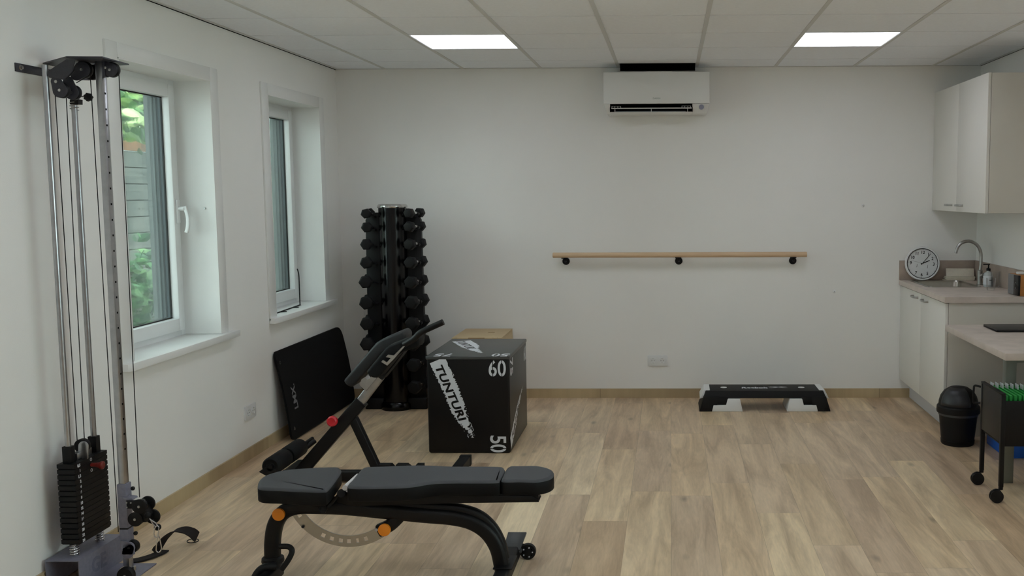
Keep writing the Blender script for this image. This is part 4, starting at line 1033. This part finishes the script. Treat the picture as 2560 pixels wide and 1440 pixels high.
# ------------------------------------------------------------------ adjustable weight bench
Y1 = 4.01
t = thing('weight_bench', 'adjustable weight bench with grey pads and orange caps in the foreground', 'exercise bench', (-1.1, Y1, 0))
def pb_(px, py, y=Y1): return at(px, py, 'y', y)
lp = [(684, 1452), (682, 1400), (682, 1350), (690, 1308), (710, 1280), (745, 1266), (800, 1265), (870, 1268), (960, 1277), (1060, 1287), (1130, 1293), (1180, 1305), (1218, 1330), (1243, 1368), (1254, 1412), (1257, 1426)]
P = spline([pb_(*q) for q in lp], 5)
mkobj('frame_tube', MB().sweep(P, rrect(.064, .056, .022, 5), up=(0, 1, 0)), m_blackm, t, angle=50)
lp2 = [(800, 1250), (900, 1262), (1000, 1262), (1080, 1266), (1150, 1273), (1195, 1287), (1228, 1314), (1250, 1352), (1262, 1395)]
mkobj('upper_tube', MB().sweep(spline([pb_(a, b, Y1+.012) for a, b in lp2], 5), rrect(.042, .046, .016, 4), up=(0, 1, 0)), m_blackm, t, angle=50)
# feet
xf = pb_(1262, 1420).x
mkobj('rear_foot_bar', MB().box(xf-.032, xf+.030, 3.70, 4.26, .008, .066), m_blackm, t, bevel=.012, seg=3)
mkobj('rear_foot_plate', MB().quad_box([(xf-.04, 3.95, .066), (xf+.04, 3.95, .066), (xf+.04, 4.10, .066), (xf-.04, 4.10, .066), (xf-.04, 3.95, .072), (xf+.04, 3.95, .072), (xf+.04, 4.10, .072), (xf-.04, 4.10, .072)]), m_blackm, t, bevel=.002)
pp = [at(1262, 1343, 'y', 4.30), at(1300, 1340, 'y', 4.30), at(1311, 1350, 'y', 4.30), at(1296, 1397, 'y', 4.2), at(1280, 1389, 'y', 4.2), at(1268, 1390, 'y', 4.2)]
xs0 = xf-.03
wp_ = MB().quad_box([(xf-.040, 4.20, .060), (xf+.035, 4.20, .060), (xf+.035, 4.205, .052), (xf-.040, 4.205, .052), (xf-.036, 4.32, .098), (xf+.048, 4.32, .098), (xf+.048, 4.325, .088), (xf-.036, 4.325, .088)])
wp_.box(xf-.040, xf+.04, 4.205, 4.30, .040, .052)
mkobj('wheel_plate', wp_, mat('dark_grey_metal', (58, 59, 60), .45, .2), t, bevel=.003)
wc = at(1322, 1375, 'y', 4.27)
mkobj('wheel_arm', MB().sweep([(xf+.01, 4.27, .045), (wc.x-.004, 4.27, .036)], rrect(.032, .05, .01, 3), up=(0, 1, 0)), m_blackm, t)
wh = mkobj('transport_wheel', MB().lathe((wc.x, 4.232, .035), [(0, 0), (.012, 0), (.026, .004), (.034, .004), (.035, .008), (.035, .026), (.033, .03), (0, .03)], axis=(0, 1, 0), seg=32), m_blackp, t)
for k in range(10):
    a = 2*PI*k/10; c_ = Vector((wc.x + .021*math.cos(a), 4.2335, .035 + .021*math.sin(a)))
    mkobj('spoke_hole', MB().cyl(c_ + Vector((0, .0015, 0)), c_ - Vector((0, .0015, 0)), .003, seg=8), m_white if k % 2 == 0 else m_gap, wh)
xl = pb_(684, 1440).x
mkobj('front_foot_bar', MB().box(xl-.032, xl+.032, 3.72, 4.05, .006, .060), m_blackm, t, bevel=.01, seg=3)
mkobj('front_foot_collar', MB().lathe((xl, Y1, .075), [(0, 0), (.044, 0), (.046, .006), (.044, .02), (.036, .026), (0, .026)], seg=28), m_blackm, t)
lh = [pb_(700, 1366, Y1-.04), pb_(722, 1367, Y1-.05), pb_(730, 1378, Y1-.06), pb_(722, 1398, Y1-.07), pb_(704, 1424, Y1-.08)]
mkobj('lift_handle', MB().tube(spline(lh, 6), .0115, 12), m_blackp, t)
mkobj('foot_bracket', MB().tube(spline([pb_(690, 1416, Y1-.06), pb_(662, 1418, Y1-.08), pb_(644, 1432, Y1-.09), pb_(632, 1456, Y1-.1)], 6), .016, 12), m_blackm, t)
# pads : seat, back, head; outlines in plan
zT_, zB_ = .437, .373
def pad(name, outline, m, z0=zB_, z1=zT_):
    """upholstered pad from plan outline [(x, y)] with domed soft edge"""
    cxm = sum(p[0] for p in outline)/len(outline); cym = sum(p[1] for p in outline)/len(outline)
    bm = bmesh.new(); rings = []
    for z, s in ((z0, -.006), (z0+.004, 0), (z1-.010, 0), (z1-.005, -.003), (z1-.001, -.010), (z1, -.015)):
        ring_ = []
        n = len(outline)
        for i, (x, y) in enumerate(outline):
            a_ = Vector((*outline[i-1], 0)); b2 = Vector((*outline[(i+1) % n], 0)); tn = (b2-a_).normalized(); no = Vector((tn.y, -tn.x, 0))
            ring_.append(bm.verts.new((x + no.x*s, y + no.y*s, z)))
        rings.append(ring_)
    for a_, b2 in zip(rings, rings[1:]):
        for i in range(len(a_)):
            f = bm.faces.new((a_[i], a_[(i+1) % len(a_)], b2[(i+1) % len(a_)], b2[i]))
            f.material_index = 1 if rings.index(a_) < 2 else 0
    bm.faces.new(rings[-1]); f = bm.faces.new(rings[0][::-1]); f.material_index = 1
    o = mkobj(name, bm, [m, m_vinyl_s], t, angle=60)
    for p_ in o.data.polygons:
        if len(p_.vertices) > 8: p_.use_smooth = False
    return o
def plan(pts, z, n=6):
    P_ = [at(a, b, 'z', z) for a, b in pts]; P_ = P_ + [P_[0]]
    # closed catmull
    Q = [Vector(p) for p in P_[:-1]]; out = []; N_ = len(Q)
    for i in range(N_):
        a_, b2, c2, d2 = Q[i-1], Q[i], Q[(i+1) % N_], Q[(i+2) % N_]
        for k in range(n):
            s = k/n; v = .5*((2*b2) + (c2-a_)*s + (2*a_-5*b2+4*c2-d2)*s*s + (3*b2-a_-3*c2+d2)*s**3); out.append((v.x, v.y))
    return out
def ccw(o):
    A = sum(o[i-1][0]*o[i][1]-o[i][0]*o[i-1][1] for i in range(len(o)))
    return o if A > 0 else o[::-1]
seat = plan([(645, 1212), (650, 1225), (700, 1228), (760, 1231), (806, 1232), (822, 1226), (850, 1188), (852, 1176), (838, 1172), (780, 1174), (715, 1179), (670, 1190), (652, 1200)], zT_-.01)
pad('seat_pad', ccw(seat), m_vinyl)
backp = plan([(874, 1222), (935, 1223), (1020, 1220), (1080, 1211), (1140, 1209), (1200, 1209), (1244, 1208), (1250, 1203), (1262, 1184), (1261, 1175), (1251, 1171), (1190, 1170), (1130, 1170), (1050, 1167), (960, 1170), (915, 1172), (900, 1180), (880, 1204), (871, 1214)], zT_-.01)
pad('back_pad', ccw(backp), m_vinyl)
headp = plan([(1257, 1206), (1300, 1206), (1340, 1207), (1374, 1200), (1385, 1189), (1378, 1177), (1345, 1169), (1300, 1169), (1274, 1170), (1265, 1177), (1256, 1195)], zT_-.01)
pad('head_pad', ccw(headp), m_vinyl)
# support rails under pads
sr = MB().sweep([pb_(862, 1246, Y1), pb_(1348, 1240, Y1)], rrect(.040, .05, .006, 3), up=(0, 1, 0))
mkobj('back_support', sr, m_blackm, t)
sg = MB().prism([pb_(a, b, Y1-.03) for a, b in ((842, 1256), (842, 1234), (866, 1228), (960, 1234), (1330, 1240), (1350, 1250), (1100, 1260), (880, 1266))], (0, .06, 0))
mkobj('back_gusset', sg, m_blackm, t, bevel=.003)
mkobj('seat_support', MB().prism([pb_(a, b, Y1-.03) for a, b in ((715, 1250), (820, 1248), (822, 1268), (812, 1284), (800, 1284), (794, 1268), (740, 1262))], (0, .06, 0)), m_blackm, t, bevel=.003)
mkobj('pivot_boss', MB().cyl(pb_(807, 1272, Y1-.045), pb_(807, 1272, Y1+.045), .0155), m_blackm, t)
mkobj('pivot_bolt', MB().cyl(pb_(807, 1272, Y1-.0455), pb_(807, 1272, Y1-.051), .007), m_blackg, t)
mkobj('hinge_boss', MB().cyl(pb_(853, 1233, Y1-.08), pb_(853, 1233, Y1+.06), .0165), m_blackm, t)
mkobj('hinge_bolt', MB().cyl(pb_(868, 1228, Y1-.10), pb_(868, 1228, Y1-.104), .004), m_chrome, t)
hA = at(862, 1220, 'y', Y1-.08); hB = hA + Vector((.0, .17, .0))
mkobj('hinge_sleeve', MB().cyl(hA, hB, .011), m_whitep, t)
mkobj('hinge_link', MB().sweep([pb_(822, 1268, Y1-.05), pb_(850, 1232, Y1-.05)], rrect(.012, .012, .002, 2), up=(0, 1, 0)), m_blackm, t)
# selector arc
arc = MB(); C_ = Vector((pb_(868, 1210, Y1).x, 0, pb_(868, 1210, Y1).z)); Ro = 161/2478*Y1*1.03; Ri = 132/2478*Y1*1.03
def ap(r, a, y): return Vector((C_.x + r*math.cos(math.radians(a)), y, C_.z + r*math.sin(math.radians(a))))
A0, A1 = -160, -43; slots = [-147, -116, -107, -98, -90, -81.5, -73]; na = 117
yA = Y1-.004
bm = MB(); step = 1.0; a = A0
rm0, rm1 = Ri + (Ro-Ri)*.30, Ri + (Ro-Ri)*.68
while a < A1:
    inslot = any(abs(a+.5 - s_) < 1.6 for s_ in slots)
    for r0_, r1_ in ((Ri, rm0), (rm1, Ro)) if inslot else ((Ri, Ro),):
        bm.prism([ap(r0_, a, yA), ap(r1_, a, yA), ap(r1_, a+1, yA), ap(r0_, a+1, yA)], (0, .006, 0))
    a += step
bmesh.ops.remove_doubles(bm.bm, verts=bm.bm.verts[:], dist=.00005)
mkobj('selector_arc', bm, mat('satin_steel', (176, 172, 164), .30, .95, var=.03), t, smooth=False)
mkobj('arc_knob', MB().cyl(pb_(757, 1317, Y1-.012), pb_(757, 1317, Y1+.012), .006), m_blackp, t)
lv_ = MB().sweep(spline([pb_(1008, 1280, Y1), pb_(994, 1296, Y1), pb_(975, 1313, Y1), pb_(948, 1326, Y1)], 6), rrect(.052, .05, .016, 4), up=(0, 1, 0))
mkobj('selector_lever', lv_, m_blackm, t, angle=50)
mkobj('spring_pin', MB().cyl(pb_(941, 1325, Y1-.03), pb_(941, 1325, Y1+.02), .006), m_steel, t)
for q in ((698, 1285), (962, 1323.5)):
    mkobj('orange_cap', MB().lathe(pb_(*q, Y1-.028), [(0, 0), (.0255, 0), (.0262, .004), (.0255, .012), (.022, .0135), (0, .0135)], axis=(0, -1, 0), seg=36), m_orange, t)

# ------------------------------------------------------------------ cable pulley station
YC = 4.045
t = thing('cable_pulley_station', 'wall mounted cable pulley machine with a black weight stack and steel rods', 'pulley machine', (-2.45, YC, 0))
def pc(px, py, y): return at(px, py, 'y', y)
# base channel
bxx0, bxx1, byy0, byy1, bzt = -2.562, -2.421, 3.895, 4.215, .122
ch = MB().box(bxx0, bxx1, byy0, byy1, bzt-.004, bzt).box(bxx0, bxx0+.004, byy0, byy1, .004, bzt-.004).box(bxx1-.004, bxx1, byy0, byy1, .004, bzt-.004)
mkobj('base_channel', ch, m_purple, t, smooth=False)
mkobj('floor_plate', MB().box(bxx1, -2.252, 3.93, 4.175, .001, .006), m_purple, t, bevel=.001)
mkobj('floor_lettering', text_mesh('GE', .085, .0004, frame4((bxx1+.0006, 3.98, .035), (0, 1, 0), (0, 0, 1)), bold=.003), mat('dark_paint_text', (108, 108, 126), .5), t, smooth=False)
# column
xcL = pc(296, 1205, YC-.016).x; cw_ = .0265
col = mkobj('column', MB().box(xcL, xcL+cw_, YC-.016, YC+.018, .006, 2.148), m_zinc, t, bevel=.002)
nm_ = MB()
for k in range(24):
    z = .55 + k*.064
    c_ = (xcL+cw_, YC, z)
    mkobj('scale_mark', MB().box(xcL+cw_, xcL+cw_+.0006, YC-.004, YC+.005, z-.004, z+.004), m_gap, col, smooth=False)
# rods
rods = [(-2.475, 3.957), (-2.471, 4.131)]
for i, (x, y) in enumerate(rods):
    zt_ = 2.125 if i == 0 else 2.02
    r_ = mkobj('guide_rod', MB().cyl((x, y, bzt), (x, y, zt_), .0115, seg=24), m_chrome if 0 else m_zinc, t)
    mkobj('buffer_spring', MB().spring((x, y, bzt+.001), .0165, .0026, .052, 5), m_chrome, t)
    mkobj('rod_sleeve', MB().box(x-.018, x+.018, y-.016, y+.016, .515, .585), m_blackm, t, bevel=.002)
mkobj('rod_spring', MB().spring((rods[1][0], rods[1][1], 1.962), .016, .0018, .035, 3), m_steel, t)
# weight stack
nums = ['0,5', '1', '1,5', '2', '4', '6', '8', '10', '12', '14', '16', '18', '20', '22', '24']
zs0, zs1 = .176, .516; pit = (zs1-zs0)/15
xs0_, xs1_ = -2.508, -2.436; ys0_, ys1_ = 3.925, 4.163
for i, s in enumerate(nums):
    z1_ = zs1 - i*pit
    w_ = mkobj('weight_plate', MB().box(xs0_, xs1_, ys0_+.006, ys1_-.006, z1_-pit+.0015, z1_-.0).box(xs0_, xs1_, ys0_, ys0_+.006, z1_-pit+.0060, z1_-.0005).box(xs0_, xs1_, ys1_-.006, ys1_, z1_-pit+.0060, z1_-.0005), m_blackm, t, smooth=False)
    fr4 = frame4((xs1_+.0004, 3.965-.006*len(s), z1_-pit*.80), (0, 1, 0), (0, 0, 1))
    mkobj('plate_number', text_mesh(s, .0165, .0003, fr4, bold=.0008), m_white, w_, smooth=False)
for zz in (.506, .460): mkobj('plate_ring', MB().annulus((xs1_, 4.043, zz), [(.007, 0), (.007, .001), (.005, .001), (.005, 0)], axis=(1, 0, 0), seg=16), m_white, t)
mkobj('selector_pin', MB().lathe((xs1_, 4.043, .483), [(.008, 0), (.009, .02), (.012, .034), (.017, .042), (.017, .050), (.012, .053), (0, .050)], axis=(1, 0, -.05), seg=22), m_redd, t)
mkobj('stack_carrier', MB().box(-2.485, -2.46, 3.99, 4.095, .516, .545), m_zinc, t, bevel=.002)
def disc(name, px, py, y, rpx, th, m, seg=36, bolt=True, hubm=None):
    c_ = pc(px, py, y); r_ = rpx/F*y
    o_ = mkobj(name, MB().lathe(c_, [(0, 0), (r_*.93, 0), (r_, th*.12), (r_, th*.88), (r_*.93, th), (0, th)], axis=(0, 1, 0), seg=seg), m, t, angle=50)
    if bolt:
        mkobj('axle_bolt', MB().lathe(c_, [(.0055, 0), (.0055, .003), (.003, .004), (0, .004)], axis=(0, -1, 0), seg=10), m_steel, o_)
    return o_
disc('stack_pulley', 201, 1116, 4.025, 18, .03, m_blackp, bolt=False)
def stadium(name, p0, p1, r0px, r1px, y, th, m):
    a_, b_ = pc(*p0, y), pc(*p1, y); r0_, r1_ = r0px/F*y, r1px/F*y; d_ = (b_-a_); ang = math.atan2(d_.z, d_.x); pts = []
    for k in range(15): q = ang + PI/2 + PI*k/14; pts.append((a_.x + r0_*math.cos(q), y, a_.z + r0_*math.sin(q)))
    for k in range(15): q = ang - PI/2 + PI*k/14; pts.append((b_.x + r1_*math.cos(q), y, b_.z + r1_*math.sin(q)))
    return mkobj(name, MB().prism(pts, (0, th, 0)), m, t, bevel=.0008)
stadium('pulley_cover', (208, 1116), (207, 1142), 13, 13, 4.018, .005, m_zinc)
# wall bracket and top plate
mkobj('wall_bracket', MB().box(L, L+.006, 3.93, 4.20, 2.098, 2.132), m_purpled, t, bevel=.001)
mkobj('bracket_bolt', MB().cyl((L+.006, 3.957, 2.116), (L+.016, 3.957, 2.116), .007, seg=8).cyl((L+.006, 3.957, 2.116), (L+.008, 3.957, 2.116), .011, seg=16), m_chrome, t)
tpp = [(-2.573, 4.10), (-2.36, 3.912), (-2.225, 3.926), (-2.243, 4.150), (-2.40, 4.19), (-2.573, 4.19)]
mkobj('top_plate', MB().prism([(x, y, 2.148) for x, y in tpp], (0, 0, .005)), m_purpled, t, smooth=False)
mkobj('side_gusset', MB().prism([pc(a, b, 3.948) for a, b in ((119, 178), (166, 148), (188, 148), (180, 178), (160, 200), (118, 190))], (0, .005, 0)), m_purpled, t, smooth=False)
mkobj('side_gusset', MB().prism([pc(a, b, 4.10) for a, b in ((186, 178), (236, 160), (240, 190), (222, 201), (194, 200))], (0, .005, 0)), m_purple, t, smooth=False)
# top pulleys
for c0_, c1_, rr_, y_ in (((140, 204), (149, 225.5), 13.5, 3.955), ((170, 204), (178, 231), 13, 4.01), ((190, 186), (203.9, 174), 15, 4.03), ((263, 169), (274.4, 174.4), 15, 4.04)):
    big = 18.5 if c1_[0] < 160 else (17.5 if c1_[0] < 190 else (20 if c1_[0] < 220 else 17.5))
    wy = y_ + .0052
    disc('top_pulley', c1_[0]+2, c1_[1]-.5, wy, big+1, .022, m_blackp, bolt=False)
    pc_ = stadium('pulley_cover', c0_, c1_, rr_, big, y_, .0045, m_purpled)
    for q in (c1_,) + ((c0_,) if c1_[0] < 160 or c1_[0] > 260 else ()):
        v = pc(*q, y_); mkobj('cover_bolt', MB().lathe(v, [(.006, 0), (.006, .003), (.003, .004), (0, .004)], axis=(0, -1, 0), seg=10), m_steel, pc_)
disc('top_pulley', 226, 180, 4.085, 19, .02, m_blackp, bolt=False)
mkobj('column_head', MB().box(xcL-.004, xcL+cw_+.008, YC-.010, YC+.022, 2.088, 2.148), m_purpled, t, bevel=.002)
mkobj('rod_head_block', MB().prism([pc(a, b, 4.117) for a, b in ((174.5, 249), (196, 248), (196, 260.5), (174.5, 260.5))], (0, .03, 0)), m_blackm, t, smooth=False)
kc = pc(218.5, 242.5, 4.11)
mkobj('star_knob', MB().prism([kc + Vector((math.cos(a)*rr, 0, math.sin(a)*rr)) for a, rr in [(2*PI*i/42, .0165 + .0018*math.cos(7*2*PI*i/42)) for i in range(42)]], (0, .014, 0)), m_blackp, t, bevel=.001)
mkobj('knob_shaft', MB().cyl(pc(199, 241, 4.13), pc(214, 241.5, 4.115), .003, seg=10), m_steel, t)
# cables
def cable(a, b, ya, yb2): 
    mkobj('steel_cable', MB().cyl(pc(*a, ya), pc(*b, yb2), .0019, seg=8), m_cable, t)
cable((138, 238), (193, 1103), 3.965, 4.035)
cable((165.5, 240), (211, 1100), 4.02, 4.035)
cable((225, 178), (296, 1330), 4.05, 4.03)
cable((297, 180), (349, 1243), 4.052, 4.01)
cable((165, 198), (186, 176), 4.0, 4.02); cable((191, 207), (226, 187), 4.03, 4.06)
# carriage
z_a, z_b, z_c = pc(300, 1211, YC-.02).z, pc(300, 1322, YC-.02).z, pc(300, 1386, YC-.02).z
e_ = .0055
mkobj('carriage_sleeve', MB().box(xcL-e_, xcL+cw_+e_, YC-.016-e_, YC+.018+e_, z_b+.003, z_a), m_purple, t, bevel=.002)
mkobj('lower_sleeve', MB().box(xcL-e_, xcL+cw_+e_, YC-.016-e_, YC+.018+e_, z_c+.02, z_b-.003), m_purple, t, bevel=.002)
mkobj('sleeve_gap', MB().box(xcL-e_+.001, xcL+cw_+e_-.001, YC-.016-e_+.001, YC+.018+e_-.001, z_b-.003, z_b+.003), m_seal, t, smooth=False)
stadium('lower_pulley_cover', (318, 1384), (321, 1370), 14, 15, YC-.034, .010, m_purple)
mkobj('lower_bracket', MB().prism([pc(a, b, YC-.034) for a, b in ((301, 1352), (318, 1354), (334, 1366), (336, 1386), (303, 1386))], (0, .006, 0)), m_purple, t, smooth=False)
disc('lower_pulley', 326, 1369, YC-.022, 17, .03, m_blackp, bolt=False)
bl = pc(322, 1370, YC-.0345); mkobj('lower_pulley_bolt', MB().cyl(bl, bl-Vector((0, .003, 0)), .005, seg=12), m_seal, t)
for (px, py, r_) in ((332, 1221, 5.5), (327, 1243, 4.5), (339, 1333, 5.5)):
    mkobj('ball_knob', MB().ball(pc(px, py, YC), r_/F*YC), m_blackp, t)
mkobj('carriage_tab', MB().prism([pc(a, b, YC-.03) for a, b in ((304, 1243), (330, 1246), (332, 1250), (310, 1250))], (0, .04, 0)), m_purple, t, smooth=False)
mkobj('arm_bracket', MB().prism([pc(a, b, YC-.046) for a, b in ((315, 1253), (334, 1253), (340, 1272), (317, 1272))], (0, .02, 0)), m_blackm, t, bevel=.002)
for q in ((317.3, 1256.5), (327.5, 1257), (318, 1268)):
    v = pc(*q, YC-.046); mkobj('bracket_screw', MB().cyl(v, v-Vector((0, .0035, 0)), .0034, seg=8), m_steel, t)
disc('front_pulley_cover', 347, 1267, YC-.050, 19, .008, m_blackp)
disc('front_pulley_cover', 337, 1299, YC-.051, 19, .008, m_blackp)
disc('carriage_pulley', 350, 1266, YC-.040, 17, .022, m_blackg, bolt=False)
disc('carriage_pulley', 341, 1298, YC-.040, 17, .022, m_blackg, bolt=False)
disc('rear_pulley_cover', 368, 1259, YC+.002, 19, .010, m_blackp, bolt=False)
disc('rear_pulley_cover', 380, 1292, YC+.0, 19, .012, m_blackp, bolt=False)
mkobj('arm_body', MB().prism([pc(a, b, YC-.042) for a, b in ((345, 1262), (358, 1262), (372, 1290), (366, 1306), (340, 1306), (332, 1290))], (0, .044, 0)), m_blackp, t, bevel=.003)
v = pc(369, 1289, YC-.075); mkobj('rubber_stop', MB().ball(v, .0135), m_rubber, t)
v = pc(394, 1318, YC-.02); mkobj('ball_knob', MB().ball(v, .0145), m_blackp, t)
mkobj('knob_arm', MB().cyl(pc(380, 1300, YC-.02), v, .006), m_blackp, t)
lpv = [pc(a, b, YC-.085) for a, b in ((374, 1297), (380, 1302), (390, 1308), (394, 1316), (388, 1316), (381, 1308), (377, 1301))]
mkobj('cable_loop', MB().tube(lpv, .0026, 8, closed=True), m_chrome, t)
# floor wheel
wv = pc(313, 1441, YC-.075)
disc('back_disc', 315, 1437, YC-.048, 23, .004, m_steel, bolt=False)
disc('floor_wheel', 311.5, 1441, YC-.075, 22, .026, m_blackp)
mkobj('wheel_bolt', MB().cyl(pc(335, 1415, YC-.02), pc(335, 1425, YC-.02), .008, seg=10), m_steel, t)
# shackle + carabiner hanging on the loop
s_ = thing('carabiner', 'silver carabiner hanging from the pulley machine cable over the floor', 'carabiner', pc(394, 1330, YC-.085))
sh_ = [pc(a, b, YC-.085) for a, b in ((393, 1312), (397, 1318), (396, 1334), (393, 1344), (387, 1342), (385, 1334), (387, 1320))]
mkobj('shackle', MB().tube(sh_, .0024, 8, closed=True), m_chrome, s_)
cb_ = [pc(a, b, YC-.085) for a, b in ((395, 1338), (399, 1346), (402, 1360), (403.5, 1371), (400, 1379), (395, 1380.5), (390.5, 1376), (391, 1364), (393, 1350))]
mkobj('hook_body', MB().tube(spline(cb_ + [cb_[0]], 4)[:-1], .0024, 8, closed=True), m_chrome, s_)
# ankle strap
s_ = thing('ankle_strap', 'black ankle strap lying curled on the floor beside the pulley machine', 'strap', at(420, 1378, 'z', 0))
def sweep_strap(pts, w, th): return MB().sweep(pts, [(-th/2, -w/2), (th/2, -w/2), (th/2, w/2), (-th/2, w/2)], up=(.25, 1, 0))
A = at(400, 1385, 'z', .004); B = at(476, 1352, 'z', .004)
yS = (A.y+B.y)/2
cen = [at(a, b, 'y', 4.36) for a, b in ((406, 1378), (408, 1360), (418, 1342), (434, 1330), (452, 1331), (466, 1341), (474, 1356))]
path = [Vector((c_.x, 4.30 + i*.022, max(.004, c_.z + .0))) for i, c_ in enumerate(cen)]
mkobj('strap_arch', sweep_strap(spline(path, 6), .052, .005), m_strap, s_)
tail = [at(a, b, 'z', .007) for a, b in ((410, 1376), (396, 1384), (372, 1393), (345, 1400), (318, 1404))]
tp_ = spline(tail, 6)
mkobj('strap_tail', MB().sweep(tp_, [(-.024, -.003), (.024, -.003), (.024, .003), (-.024, .003)], up=(0, 0, 1)), m_strap, s_)
q = at(482, 1352, 'z', .012)
mkobj('strap_ring', MB().tube([q + Vector((.026*math.cos(a), .018*math.sin(a), .003*math.sin(a))) for a in [2*PI*i/20 for i in range(20)]], .0022, 8, up=(0, 0, 1), closed=True), m_blackm, s_)
